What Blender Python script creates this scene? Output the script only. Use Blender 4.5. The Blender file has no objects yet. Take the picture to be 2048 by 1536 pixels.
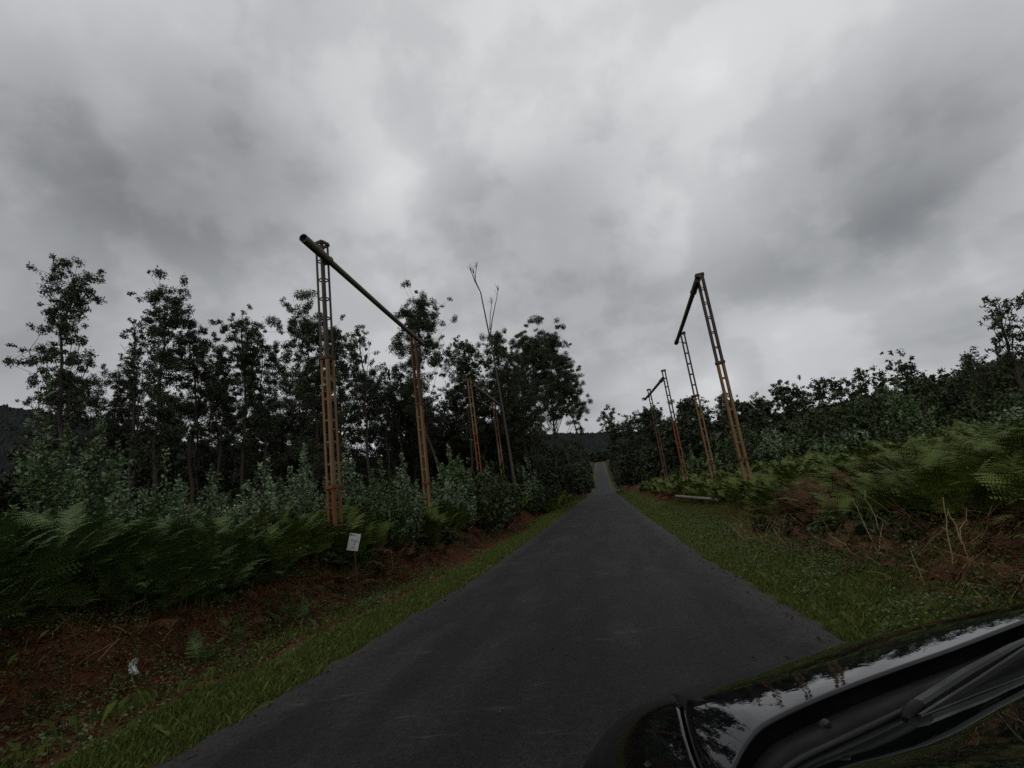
import bpy, math, random
import numpy as np
from mathutils import Matrix, Vector

# ------------------------------------------------------------------ camera, sky, sun, exposure
SC = bpy.context.scene
COL = SC.collection
_c = bpy.data.cameras.new('camera'); CAM = bpy.data.objects.new('camera', _c); COL.objects.link(CAM)
_c.sensor_width = 36.0; _c.lens = 36.0 * 940.0 / 2048.0
_c.clip_start = 0.05; _c.clip_end = 6000.0
CR = Vector((0.97349253, 0.18733146, -0.13122198)); CU = Vector((0.16697872, -0.1900302, 0.96747436)); CF = Vector((-0.15630225, 0.96374034, 0.21627335))
_m = Matrix.Identity(4)
for i in range(3):
    _m[i][0] = CR[i]; _m[i][1] = CU[i]; _m[i][2] = -CF[i]
_m.translation = (0.0, 0.0, 1.75)
CAM.matrix_world = _m
SC.camera = CAM
SC.view_settings.view_transform = 'Standard'
SC.view_settings.look = 'None'
SC.view_settings.exposure = 0.0
SC.view_settings.gamma = 1.0
SC.view_settings.use_curve_mapping = False
SC.cycles.use_denoising = False
SC.cycles.caustics_reflective = False
SC.cycles.caustics_refractive = False
SC.cycles.sample_clamp_indirect = 1.5
SC.cycles.max_bounces = 5
SC.cycles.diffuse_bounces = 3
SC.cycles.glossy_bounces = 3
SC.cycles.transparent_max_bounces = 4

SUN_EL, SUN_AZ = math.radians(48), math.radians(200)
_l = bpy.data.lights.new('sun', 'SUN'); _l.energy = 0.5; _l.angle = math.radians(30); _l.color = (1.0, 0.96, 0.9)
SUN = bpy.data.objects.new('sun', _l); COL.objects.link(SUN)
_sd = Vector((math.sin(SUN_AZ) * math.cos(SUN_EL), math.cos(SUN_AZ) * math.cos(SUN_EL), math.sin(SUN_EL)))
SUN.rotation_euler = _sd.to_track_quat('Z', 'Y').to_euler()


class NT:
    """small helper round a node tree"""
    def __init__(s, tree):
        s.t = tree; tree.nodes.clear()
    def n(s, typ, **kw):
        nd = s.t.nodes.new(typ)
        for k, v in kw.items():
            if k.startswith('i_'):
                key = k[2:]
                key = int(key) if key.isdigit() else key.replace('_', ' ')
                if hasattr(v, 'links') or isinstance(v, bpy.types.NodeSocket):
                    s.t.links.new(v, nd.inputs[key])
                else:
                    nd.inputs[key].default_value = v
            else:
                setattr(nd, k, v)
        return nd
    def math(s, op, a, b=None, c=None, clamp=False):
        nd = s.t.nodes.new('ShaderNodeMath'); nd.operation = op; nd.use_clamp = clamp
        for i, v in enumerate((a, b, c)):
            if v is None: continue
            if isinstance(v, bpy.types.NodeSocket): s.t.links.new(v, nd.inputs[i])
            else: nd.inputs[i].default_value = v
        return nd.outputs[0]
    def mix(s, f, a, b):
        nd = s.t.nodes.new('ShaderNodeMix'); nd.data_type = 'RGBA'
        for k, v in ((0, f), (6, a), (7, b)):
            if isinstance(v, bpy.types.NodeSocket): s.t.links.new(v, nd.inputs[k])
            else: nd.inputs[k].default_value = (v if k == 0 else (*v, 1.0) if len(v) == 3 else v)
        return nd.outputs[2]
    def ramp(s, f, stops, interp='LINEAR'):
        nd = s.t.nodes.new('ShaderNodeValToRGB'); cr = nd.color_ramp; cr.interpolation = interp
        while len(cr.elements) > 1: cr.elements.remove(cr.elements[-1])
        for i, (p, c) in enumerate(stops):
            e = cr.elements[0] if i == 0 else cr.elements.new(p)
            e.position = p; e.color = (*c, 1.0) if not isinstance(c, (int, float)) else (c, c, c, 1.0)
        s.t.links.new(f, nd.inputs[0]); return nd.outputs[0]
    def noise(s, vec, scale, detail=4.0, rough=0.55, dist=0.0):
        nd = s.n('ShaderNodeTexNoise'); nd.inputs['Scale'].default_value = scale; nd.inputs['Detail'].default_value = detail
        nd.inputs['Roughness'].default_value = rough; nd.inputs['Distortion'].default_value = dist
        if vec is not None: s.t.links.new(vec, nd.inputs['Vector'])
        return nd
    def link(s, a, b): s.t.links.new(a, b)


def build_world():
    wd = bpy.data.worlds.new('World'); SC.world = wd; wd.use_nodes = True
    t = NT(wd.node_tree)
    out = t.n('ShaderNodeOutputWorld'); bg = t.n('ShaderNodeBackground'); bg.inputs['Strength'].default_value = 0.1
    sky = t.n('ShaderNodeTexSky'); sky.sky_type = 'NISHITA'; sky.sun_disc = False
    sky.sun_elevation = SUN_EL; sky.sun_rotation = SUN_AZ; sky.air_density = 1.0; sky.dust_density = 3.0
    tc = t.n('ShaderNodeTexCoord'); d = tc.outputs['Generated']
    # cloud layer seen on a flat deck overhead
    sp = t.n('ShaderNodeSeparateXYZ'); t.link(d, sp.inputs[0])
    zz = t.math('ADD', t.math('MAXIMUM', sp.outputs[2], 0.0), 0.16)
    cb = t.n('ShaderNodeCombineXYZ')
    t.link(t.math('DIVIDE', sp.outputs[0], zz), cb.inputs[0]); t.link(t.math('DIVIDE', sp.outputs[1], zz), cb.inputs[1])
    # wavering of the cloud edges
    wn = t.noise(d, 2.2, 2.5, 0.5)
    wv = t.n('ShaderNodeVectorMath', operation='SUBTRACT'); t.link(wn.outputs['Color'], wv.inputs[0]); wv.inputs[1].default_value = (0.5, 0.5, 0.5)
    ws = t.n('ShaderNodeVectorMath', operation='SCALE'); t.link(wv.outputs[0], ws.inputs[0]); ws.inputs['Scale'].default_value = 0.22
    wa = t.n('ShaderNodeVectorMath', operation='ADD'); t.link(d, wa.inputs[0]); t.link(ws.outputs[0], wa.inputs[1])
    wd_ = t.n('ShaderNodeVectorMath', operation='NORMALIZE'); t.link(wa.outputs[0], wd_.inputs[0]); dw = wd_.outputs[0]
    mz = t.n('ShaderNodeMapping'); mz.inputs['Scale'].default_value = (1.0, 1.0, 1.4); t.link(dw, mz.inputs[0])
    n1 = t.noise(mz.outputs[0], 2.9, 5.0, 0.5, 0.0).outputs['Fac']
    n2 = t.noise(cb.outputs[0], 1.3, 5.0, 0.52, 0.0).outputs['Fac']
    n3 = t.noise(d, 7.5, 5.0, 0.52, 0.0).outputs['Fac']
    mx = t.math('ADD', t.math('ADD', t.math('MULTIPLY', n1, 0.42), t.math('MULTIPLY', n2, 0.30)), t.math('MULTIPLY', n3, 0.28))
    lum = t.math('ADD', t.ramp(mx, [(0.36, 0.0), (0.46, 0.08), (0.54, 0.17), (0.66, 0.25)], 'EASE'), SKY_BASE - 0.125)
    for (bx, by, bz, amp, sig) in CLOUDS:
        dp = t.n('ShaderNodeVectorMath', operation='DOT_PRODUCT'); t.link(dw, dp.inputs[0])
        v = Vector((bx, by, bz)).normalized(); dp.inputs[1].default_value = v
        g = t.math('POWER', t.math('MAXIMUM', dp.outputs['Value'], 0.0), 1.0 / (sig * sig))
        lum = t.math('MULTIPLY_ADD', g, amp, lum)
    lum = t.math('MAXIMUM', lum, 0.12)
    tint = t.ramp(lum, [(0.1, (0.92, 0.96, 1.03)), (0.45, (0.96, 0.985, 1.015)), (0.8, (0.98, 0.998, 1.01))])
    sc = t.n('ShaderNodeVectorMath', operation='SCALE'); t.link(tint, sc.inputs[0]); t.link(t.math('MULTIPLY', lum, 10.0), sc.inputs['Scale'])
    c = t.mix(0.02, sc.outputs[0], sky.outputs[0])
    t.link(c, bg.inputs['Color']); t.link(bg.outputs[0], out.inputs['Surface'])

SKY_BASE = 0.51
# cloud masses: direction, how much brighter or darker, angular size
CLOUDS = [
    (-0.607, 0.534, 0.589, -0.132, 0.20), (-0.484, 0.579, 0.656, -0.091, 0.14), (-0.701, 0.503, 0.505, -0.101, 0.16), (-0.581, 0.624, 0.522, -0.091, 0.14),
    (-0.455, 0.691, 0.562, -0.051, 0.10), (-0.104, 0.814, 0.572, -0.091, 0.12), (0.011, 0.862, 0.506, -0.091, 0.12), (0.143, 0.790, 0.596, -0.051, 0.09),
    (-0.217, 0.666, 0.714, -0.051, 0.08), (0.471, 0.733, 0.491, -0.081, 0.09), (0.523, 0.701, 0.484, -0.051, 0.07), (0.403, 0.855, 0.325, -0.122, 0.06),
    (0.480, 0.815, 0.324, -0.112, 0.06), (0.546, 0.774, 0.321, -0.122, 0.06), (0.591, 0.742, 0.316, -0.091, 0.06), (0.311, 0.893, 0.324, -0.071, 0.05),
    (0.103, 0.934, 0.343, -0.081, 0.12), (-0.810, 0.528, 0.257, -0.142, 0.08), (-0.678, 0.422, 0.602, -0.051, 0.08), (0.595, 0.675, 0.437, -0.051, 0.07),
    (-0.505, 0.476, 0.720, 0.07, 0.20), (0.538, 0.637, 0.552, 0.06, 0.12), (0.533, 0.836, 0.128, -0.051, 0.06), (-0.061, 0.954, 0.294, -0.061, 0.10),
    (-0.353, 0.553, 0.755, 0.07, 0.20), (0.038, 0.666, 0.745, 0.12, 0.20), (0.235, 0.701, 0.673, 0.10, 0.15), (-0.635, 0.492, 0.595, 0.08, 0.05),
    (-0.273, 0.697, 0.663, 0.10, 0.08), (-0.265, 0.756, 0.598, 0.07, 0.06), (-0.777, 0.495, 0.388, 0.08, 0.08), (-0.432, 0.777, 0.457, 0.07, 0.08),
    (0.172, 0.862, 0.477, 0.08, 0.07), (0.278, 0.831, 0.483, 0.06, 0.07), (0.408, 0.881, 0.239, 0.05, 0.06), (0.496, 0.837, 0.231, 0.05, 0.06),
    (0.241, 0.961, 0.135, 0.12, 0.05), (0.062, 0.985, 0.159, 0.09, 0.04), (-0.606, 0.440, 0.663, 0.05, 0.10), (0.464, 0.662, 0.589, 0.08, 0.10),
    (-0.031, 0.751, 0.659, 0.05, 0.06),
]
build_world()

# ------------------------------------------------------------------ helpers
RNG = np.random.default_rng(7)
random.seed(7)

def tag(o, label=None, cat=None, group=None, kind=None):
    if label: o['label'] = label
    if cat: o['category'] = cat
    if group: o['group'] = group
    if kind: o['kind'] = kind
    return o

def empty(name, loc, rz=0.0, parent=None):
    o = bpy.data.objects.new(name, None); COL.objects.link(o)
    o.empty_display_size = 0.3
    o.location = loc; o.rotation_euler = (0, 0, rz)
    if parent: o.parent = parent
    return o

class MB:
    """collects vertices and faces of one mesh object; faces are kept as arrays of equal-sized polygons"""
    def __init__(s):
        s.v = []; s.f = []; s.t = []; s.m = []; s.n = 0
    def add(s, v, f, tint=0.5, mi=0):
        v = np.asarray(v, dtype=np.float64).reshape(-1, 3); f = np.asarray(f, dtype=np.int64)
        s.v.append(v); s.f.append(f + s.n)
        s.t.append(np.broadcast_to(np.asarray(tint, dtype=np.float32), (len(v),)))
        s.m.append(np.full(len(f), mi, dtype=np.int32)); s.n += len(v)
        return s
    def tube(s, pts, radii, k=5, tint=0.5, mi=0, caps=True):
        pts = np.asarray(pts, float); n = len(pts); radii = np.broadcast_to(np.asarray(radii, float), (n,))
        tg = np.gradient(pts, axis=0); tg /= np.linalg.norm(tg, axis=1)[:, None] + 1e-9
        ref = np.array([0, 0, 1.0]) if abs(tg[:, 2]).mean() < 0.9 else np.array([1.0, 0, 0])
        a = np.cross(tg, ref); a /= np.linalg.norm(a, axis=1)[:, None] + 1e-9; b = np.cross(tg, a)
        an = np.arange(k) * 2 * np.pi / k
        ring = pts[:, None, :] + radii[:, None, None] * (np.cos(an)[None, :, None] * a[:, None, :] + np.sin(an)[None, :, None] * b[:, None, :])
        i = np.arange(n - 1)[:, None] * k; j = np.arange(k)[None, :]; j2 = (j + 1) % k
        f = np.stack([i + j, i + j2, i + k + j2, i + k + j], -1).reshape(-1, 4)
        s.add(ring.reshape(-1, 3), f, tint, mi)
        if caps and k > 3:
            for row in (0, n - 1):
                v = np.vstack([ring[row], pts[row]])
                s.add(v, np.stack([np.arange(k), (np.arange(k) + 1) % k, np.full(k, k)], -1), tint, mi)
        return s
    def box(s, lo, hi, M=None, tint=0.5, mi=0):
        lo = np.array(lo, float); hi = np.array(hi, float)
        v = np.array([[(lo, hi)[(i >> 0) & 1][0], (lo, hi)[(i >> 1) & 1][1], (lo, hi)[(i >> 2) & 1][2]] for i in range(8)])
        if M is not None: v = v @ np.asarray(M)[:3, :3].T + np.asarray(M)[:3, 3]
        f = [[0, 2, 3, 1], [4, 5, 7, 6], [0, 1, 5, 4], [2, 6, 7, 3], [0, 4, 6, 2], [1, 3, 7, 5]]
        return s.add(v, f, tint, mi)
    def build(s, name, mat, parent=None, smooth=False):
        me = bpy.data.meshes.new(name)
        if s.n == 0: raise ValueError(name)
        v = np.vstack(s.v); me.vertices.add(len(v)); me.vertices.foreach_set('co', v.astype(np.float32).ravel())
        loops = np.concatenate([f.ravel() for f in s.f]); sizes = np.concatenate([np.full(len(f), f.shape[1]) for f in s.f])
        me.loops.add(len(loops)); me.loops.foreach_set('vertex_index', loops.astype(np.int32))
        me.polygons.add(len(sizes))
        st = np.concatenate([[0], np.cumsum(sizes)[:-1]]).astype(np.int32)
        me.polygons.foreach_set('loop_start', st)
        me.polygons.foreach_set('loop_total', sizes.astype(np.int32))
        me.polygons.foreach_set('material_index', np.concatenate(s.m))
        me.polygons.foreach_set('use_smooth', np.full(len(sizes), smooth))
        at = me.attributes.new('tint', 'FLOAT', 'POINT'); at.data.foreach_set('value', np.concatenate(s.t).astype(np.float32))
        me.update(calc_edges=True)
        for mm in (mat if isinstance(mat, (list, tuple)) else [mat]): me.materials.append(mm)
        o = bpy.data.objects.new(name, me); COL.objects.link(o)
        if parent: o.parent = parent
        return o

def new_mat(name):
    m = bpy.data.materials.new(name); m.use_nodes = True
    t = NT(m.node_tree); out = t.n('ShaderNodeOutputMaterial'); p = t.n('ShaderNodeBsdfPrincipled')
    t.link(p.outputs[0], out.inputs['Surface'])
    return m, t, p

def leaf_mat(name, dark, light, rough=0.55, spec=0.3, nscale=0.0):
    m, t, p = new_mat(name)
    a = t.n('ShaderNodeAttribute', attribute_name='tint')
    f = a.outputs['Fac']
    c = t.mix(f, dark, light)
    t.link(c, p.inputs['Base Color']); p.inputs['Roughness'].default_value = rough; p.inputs['Specular IOR Level'].default_value = spec
    return m

def plain_mat(name, col, rough=0.6, spec=0.5, var=0.25, scale=8.0, metallic=0.0, bump=0.0):
    m, t, p = new_mat(name)
    tc = t.n('ShaderNodeTexCoord'); n = t.noise(tc.outputs['Object'], scale, 5.0, 0.6)
    c = t.mix(n.outputs['Fac'], [k * (1 - var) for k in col], [min(1, k * (1 + var)) for k in col])
    t.link(c, p.inputs['Base Color']); p.inputs['Roughness'].default_value = rough
    p.inputs['Specular IOR Level'].default_value = spec; p.inputs['Metallic'].default_value = metallic
    if bump:
        b = t.n('ShaderNodeBump'); b.inputs['Strength'].default_value = bump; b.inputs['Distance'].default_value = 0.02
        t.link(n.outputs['Fac'], b.inputs['Height']); t.link(b.outputs[0], p.inputs['Normal'])
    return m

MAT = {}
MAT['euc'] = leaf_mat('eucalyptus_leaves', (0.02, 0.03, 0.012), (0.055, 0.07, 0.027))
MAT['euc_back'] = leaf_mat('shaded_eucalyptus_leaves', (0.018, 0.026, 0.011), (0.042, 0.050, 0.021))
MAT['sap'] = leaf_mat('juvenile_eucalyptus_leaves', (0.045, 0.078, 0.03), (0.21, 0.275, 0.155), 0.5, 0.4)
MAT['sapgreen'] = leaf_mat('young_green_leaves', (0.045, 0.082, 0.026), (0.135, 0.205, 0.08), 0.5, 0.35)
MAT['scrub'] = leaf_mat('scrub_leaves', (0.022, 0.036, 0.011), (0.06, 0.085, 0.026))
MAT['fern'] = leaf_mat('bracken_green', (0.034, 0.056, 0.009), (0.118, 0.152, 0.02), 0.6, 0.25)
MAT['fern_cool'] = leaf_mat('bracken_cool_green', (0.036, 0.068, 0.02), (0.12, 0.18, 0.05), 0.6, 0.25)
MAT['deadfern'] = leaf_mat('bracken_dead', (0.034, 0.013, 0.007), (0.14, 0.066, 0.03), 0.8, 0.15)
MAT['grass'] = leaf_mat('verge_grass', (0.04, 0.06, 0.012), (0.15, 0.18, 0.042), 0.6, 0.25)
MAT['weed'] = leaf_mat('verge_weeds', (0.028, 0.05, 0.013), (0.095, 0.125, 0.036), 0.55, 0.3)
MAT['bark'] = plain_mat('eucalyptus_bark', (0.05, 0.04, 0.032), 0.85, 0.2, 0.5, 3.0)
MAT['bark_pale'] = plain_mat('pale_bark', (0.16, 0.13, 0.105), 0.85, 0.2, 0.5, 3.0)
MAT['deadwood'] = plain_mat('dead_grey_wood', (0.20, 0.18, 0.16), 0.85, 0.2, 0.4, 4.0)
MAT['snag'] = plain_mat('weathered_snag_bark', (0.075, 0.065, 0.057), 0.85, 0.2, 0.4, 4.0)
MAT['log'] = plain_mat('pale_weathered_pole', (0.22, 0.195, 0.16), 0.85, 0.2, 0.3, 4.0)
MAT['stalk'] = plain_mat('dry_stalk', (0.30, 0.22, 0.12), 0.8, 0.2, 0.35, 12.0)

# ------------------------------------------------------------------ terrain
ZY = np.array([-60, -30, 0, 14, 33, 46, 75, 110, 150, 185, 210, 235, 257, 300, 400, 500, 530, 800, 1500.])
ZZ = np.array([2.4, 1.35, 0, -.65, -1.05, -1.25, -1.6, -2.1, -2.45, -2.3, -1.7, -.4, 1.3, 4.6, 11.5, 17, 16.5, 8, 8])
LT = np.array([-99, 0, .3, 1.5, 2.1, 2.7, 3.3, 4.2, 7, 14, 30, 60, 120, 400]); LZ = np.array([-.02, -.02, .03, .05, -.08, .15, .85, 1.25, 1.5, 1.6, 1.6, 1.5, 2, 10])
RT = np.array([-99, 0, .5, 1.5, 2.4, 3.3, 4.5, 7, 12, 20, 40, 80, 200, 500]); RZ = np.array([-.02, -.02, .04, .12, .3, .8, 1.15, 1.3, 1.5, 2.2, 5, 10, 17, 26])
def zroad(y): return np.interp(y, ZY, ZZ)
def gz0(x, y):
    tr = np.asarray(x) - 2.27; tr = tr + .9 * np.clip((14 - np.asarray(y)) / 5, 0, 1) * np.clip(tr - .3, 0, 1)   # the right bank comes closer to the road near the car
    return zroad(y) + np.where(np.asarray(x) < -1, np.interp(-4.23 - np.asarray(x), LT, LZ), np.interp(tr, RT, RZ))
def wob(x, y, s=1.0):
    return (np.sin(x * 2.1 * s + 1.3 * np.sin(y * 1.7 * s)) + np.sin(y * 2.7 * s + 1.1 * np.sin(x * 3.1 * s + 2)) + 0.6 * np.sin((x + y) * 5.3 * s + 1)) / 2.6
def gz(x, y):
    x = np.asarray(x, float); y = np.asarray(y, float)
    off = np.clip(np.maximum(-4.6 - x, x - 2.6) / 1.5, 0, 1)
    return gz0(x, y) + off * (0.07 * wob(x, y) + 0.03 * wob(x + 9, y - 4, 3.1))
def smooth_road(y): return zroad(y)

def build_ground():
    xs = np.unique(np.round(np.concatenate([np.linspace(-10, 8, 130), np.linspace(-30, -10, 50), np.linspace(8, 30, 50), -np.geomspace(30, 900, 24), np.geomspace(30, 900, 24)]), 3))
    ys = np.unique(np.round(np.concatenate([np.linspace(-6, 30, 190), np.linspace(30, 80, 100), np.linspace(-60, -6, 20), np.geomspace(80, 1500, 60)]), 3))
    X, Y = np.meshgrid(xs, ys, indexing='ij'); Z = gz(X, Y)
    nx, ny = X.shape
    i = np.arange(nx - 1)[:, None] * ny; j = np.arange(ny - 1)[None, :]
    f = np.stack([i + j, i + ny + j, i + ny + j + 1, i + j + 1], -1).reshape(-1, 4)
    # tint 0 = grassy verge, 0.5 = bare red earth, 1 = leaf-littered floor
    tl = -4.23 - X; tr = X - 2.27; tr = tr + .9 * np.clip((14 - Y) / 5, 0, 1) * np.clip(tr - .3, 0, 1)
    zl = np.interp(tl + 0.25 * wob(X, Y, .8), [0, .8, 1.4, 3.4, 4.6], [0, 0, .5, .55, 1]); zr_ = np.interp(tr + 0.35 * wob(X, Y, .8), [0, 1.6, 2.6, 3.6, 4.6], [0, .08, .4, .6, 1])
    tint = np.where(X < -1, zl, zr_)
    tint = np.where((Y > 140) & (np.where(X < -1, tl, tr) > .9), np.maximum(tint, .95), tint)
    m, t, p = new_mat('ground_soil')
    a = t.n('ShaderNodeAttribute', attribute_name='tint')
    tc = t.n('ShaderNodeTexCoord'); o = tc.outputs['Object']
    n1 = t.noise(o, 1.7, 6.0, 0.65); n2 = t.noise(o, 14.0, 5.0, 0.7); n3 = t.noise(o, 60.0, 3.0, 0.6)
    f_ = t.math('ADD', a.outputs['Fac'], t.math('MULTIPLY', t.math('SUBTRACT', n1.outputs['Fac'], 0.5), 0.35))
    grass = t.mix(n2.outputs['Fac'], (0.035, 0.045, 0.014), (0.085, 0.10, 0.03))
    soil = t.ramp(t.math('ADD', t.math('MULTIPLY', n2.outputs['Fac'], 0.6), t.math('MULTIPLY', n3.outputs['Fac'], 0.4)), [(0.32, (0.03, 0.011, 0.006)), (0.52, (0.08, 0.030, 0.015)), (0.70, (0.15, 0.062, 0.034))])
    floor = t.mix(n2.outputs['Fac'], (0.02, 0.014, 0.008), (0.05, 0.035, 0.018))
    c = t.mix(t.ramp(f_, [(0.2, 0.0), (0.38, 1.0)]), grass, soil)
    c = t.mix(t.ramp(f_, [(0.68, 0.0), (0.9, 1.0)]), c, floor)
    t.link(c, p.inputs['Base Color']); p.inputs['Roughness'].default_value = 0.95; p.inputs['Specular IOR Level'].default_value = 0.1
    b = t.n('ShaderNodeBump'); b.inputs['Strength'].default_value = 0.8; b.inputs['Distance'].default_value = 0.05
    t.link(t.math('ADD', n2.outputs['Fac'], t.math('MULTIPLY', n3.outputs['Fac'], 0.5)), b.inputs['Height']); t.link(b.outputs[0], p.inputs['Normal'])
    mb = MB(); mb.add(np.stack([X, Y, Z], -1).reshape(-1, 3), f, tint.ravel())
    tag(mb.build('ground', m, smooth=True), kind='structure')

def build_road():
    ys = np.unique(np.concatenate([np.linspace(-30, 30, 500), np.linspace(30, 120, 300), np.geomspace(120, 700, 120)]))
    us = np.array([0, .012, .03, .08, .2, .35, .5, .65, .8, .92, .97, .988, 1.0])
    el = -4.23 + 0.10 * wob(ys * 0 + 3, ys, .45) + 0.06 * wob(ys * 0 + 1, ys, 2.3) + 0.03 * wob(ys * 0, ys, 7)
    er = 2.27 + 0.09 * wob(ys * 0 + 7, ys, .5) + 0.06 * wob(ys * 0 + 2, ys, 2.6) + 0.03 * wob(ys * 0 + 4, ys, 7)
    X = el[:, None] + (er - el)[:, None] * us[None, :]
    Y = np.repeat(ys[:, None], len(us), 1)
    crown = 0.05 * (1 - (2 * us - 1) ** 2)
    Z = zroad(Y) + 0.012 + crown[None, :]
    Z[:, 0] -= 0.05; Z[:, -1] -= 0.05
    ny, nx = X.shape
    i = np.arange(ny - 1)[:, None] * nx; j = np.arange(nx - 1)[None, :]
    f = np.stack([i + j, i + j + 1, i + nx + j + 1, i + nx + j], -1).reshape(-1, 4)
    tint = np.repeat(np.abs(2 * us - 1)[None, :], ny, 0)
    m, t, p = new_mat('worn_asphalt')
    tc = t.n('ShaderNodeTexCoord'); o = tc.outputs['Object']
    a = t.n('ShaderNodeAttribute', attribute_name='tint')
    mp = t.n('ShaderNodeMapping'); mp.inputs['Scale'].default_value = (1.0, 0.16, 1.0); t.link(o, mp.inputs[0])
    streak = t.noise(mp.outputs[0], 1.6, 5.0, 0.6).outputs['Fac']
    patch = t.noise(o, 0.55, 5.0, 0.65, 0.4).outputs['Fac']
    grit = t.noise(o, 48.0, 4.0, 0.8).outputs['Fac']
    grit2 = t.noise(o, 17.0, 5.0, 0.75).outputs['Fac']
    vor = t.n('ShaderNodeTexVoronoi'); vor.inputs['Scale'].default_value = 34.0; t.link(o, vor.inputs['Vector'])
    base = t.ramp(t.math('ADD', t.math('MULTIPLY', streak, 0.5), t.math('MULTIPLY', patch, 0.5)), [(0.40, (0.0080, 0.0079, 0.0083)), (0.5, (0.0120, 0.0117, 0.0120)), (0.60, (0.0200, 0.0196, 0.0192))])
    g = t.math('MULTIPLY', t.math('SUBTRACT', t.math('ADD', t.math('MULTIPLY', grit, 0.6), t.math('MULTIPLY', grit2, 0.4)), 0.5), 7.0)
    sc = t.n('ShaderNodeVectorMath', operation='SCALE'); t.link(base, sc.inputs[0]); trk = t.ramp(a.outputs['Fac'], [(0.15, 0.0), (0.42, 0.28), (0.62, 0.22), (0.85, -0.0)])
    t.link(t.math('ADD', t.math('ADD', 0.95, trk), g), sc.inputs['Scale'])
    # pale exposed stone chips, more of them towards the crumbling edges
    chips = t.math('MULTIPLY', t.ramp(vor.outputs['Distance'], [(0.16, 1.0), (0.26, 0.0)]), t.ramp(t.noise(o, 9.0, 2.0).outputs['Fac'], [(0.50, 0.0), (0.60, 1.0)]))
    edge = t.ramp(t.math('ADD', a.outputs['Fac'], t.math('MULTIPLY', t.math('SUBTRACT', t.noise(o, 3.0, 5.0, 0.7).outputs['Fac'], 0.5), 0.35)), [(0.76, 0.0), (0.98, 1.0)])
    c = t.mix(t.math('MULTIPLY', chips, t.math('ADD', 0.35, t.math('MULTIPLY', edge, 0.5))), sc.outputs[0], (0.085, 0.08, 0.075))
    c = t.mix(t.math('MULTIPLY', edge, t.math('MULTIPLY', grit2, 0.8)), c, (0.07, 0.066, 0.062))
    # a few fine transverse cracks and scuffs
    mp2 = t.n('ShaderNodeMapping'); mp2.inputs['Scale'].default_value = (0.10, 0.55, 1.0); mp2.inputs['Rotation'].default_value = (0, 0, 0.10); t.link(o, mp2.inputs[0])
    ck = t.noise(mp2.outputs[0], 1.0, 6.0, 0.6, 0.2).outputs['Fac']
    ckm = t.math('MULTIPLY', t.ramp(t.math('ABSOLUTE', t.math('SUBTRACT', ck, 0.5)), [(0.0, 1.0), (0.006, 0.0)]), t.ramp(patch, [(0.5, 0.0), (0.58, 0.3)]))
    c = t.mix(ckm, c, (0.12, 0.115, 0.11))
    t.link(c, p.inputs['Base Color'])
    t.link(t.ramp(patch, [(0.3, 0.62), (0.7, 0.8)]), p.inputs['Roughness']); p.inputs['Specular IOR Level'].default_value = 0.15
    b = t.n('ShaderNodeBump'); b.inputs['Strength'].default_value = 0.9; b.inputs['Distance'].default_value = 0.008
    t.link(t.math('ADD', grit, t.math('MULTIPLY', vor.outputs['Distance'], 0.7)), b.inputs['Height']); t.link(b.outputs[0], p.inputs['Normal'])
    mb = MB(); mb.add(np.stack([X, Y, Z], -1).reshape(-1, 3), f, tint.ravel())
    tag(mb.build('road', m, smooth=True), kind='structure')

def build_hills():
    # far wooded ridge; height given by compass direction (degrees from the road's direction, left negative)
    az = np.radians(np.linspace(-150, 150, 3000))
    el = np.interp(np.degrees(az), [-150, -72, -60, -55, -50, -44, -30, -12, -5, -1, 2, 8, 20, 40, 70, 150],
                   [8, 12.0, 13.4, 12.4, 11.2, 9.0, 6.0, 5.8, 6.2, 5.6, 5.2, 4.6, 4.2, 4.5, 5, 5]) * 0.95
    rs = np.linspace(0, 1, 60)
    P = []
    for k, s in enumerate(rs):
        r = 380 + 460 * s
        kk = k * 1.7
        bump = 1.5 * wob(az * 60 + kk, az * 41) + 1.6 * wob(az * 190 + 2 * kk, az * 233 + kk) + 1.2 * wob(az * 600 + 3 * kk, az * 530 - kk) + RNG.normal(0, .7, len(az))
        h = -10 + (np.tan(np.radians(el)) * 840 + 12) * s ** 1.15 + bump * (0.5 + 0.5 * s)
        P.append(np.stack([np.sin(az) * r, np.cos(az) * r, h], -1))
    P = np.array(P); nk, na = P.shape[:2]
    i = np.arange(nk - 1)[:, None] * na; j = np.arange(na - 1)[None, :]
    f = np.stack([i + j, i + j + 1, i + na + j + 1, i + na + j], -1).reshape(-1, 4)
    m, t, p = new_mat('far_wooded_hill')
    tc = t.n('ShaderNodeTexCoord'); o = tc.outputs['Object']
    n = t.noise(o, 0.09, 6.0, 0.75); c = t.ramp(n.outputs['Fac'], [(0.3, (0.024, 0.028, 0.029)), (0.55, (0.038, 0.043, 0.042)), (0.75, (0.055, 0.06, 0.054))])
    t.link(c, p.inputs['Base Color']); p.inputs['Roughness'].default_value = 1.0; p.inputs['Specular IOR Level'].default_value = 0.0
    b = t.n('ShaderNodeBump'); b.inputs['Strength'].default_value = 1.0; b.inputs['Distance'].default_value = 6.0
    t.link(t.noise(o, 0.22, 4.0, 0.7).outputs['Fac'], b.inputs['Height']); t.link(b.outputs[0], p.inputs['Normal'])
    mb = MB(); mb.add(P.reshape(-1, 3), f); tag(mb.build('hills', m), kind='structure')

build_ground(); build_road(); build_hills()

# ------------------------------------------------------------------ foliage builders
def unit(v): return v / (np.linalg.norm(v, axis=-1, keepdims=True) + 1e-9)

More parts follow.
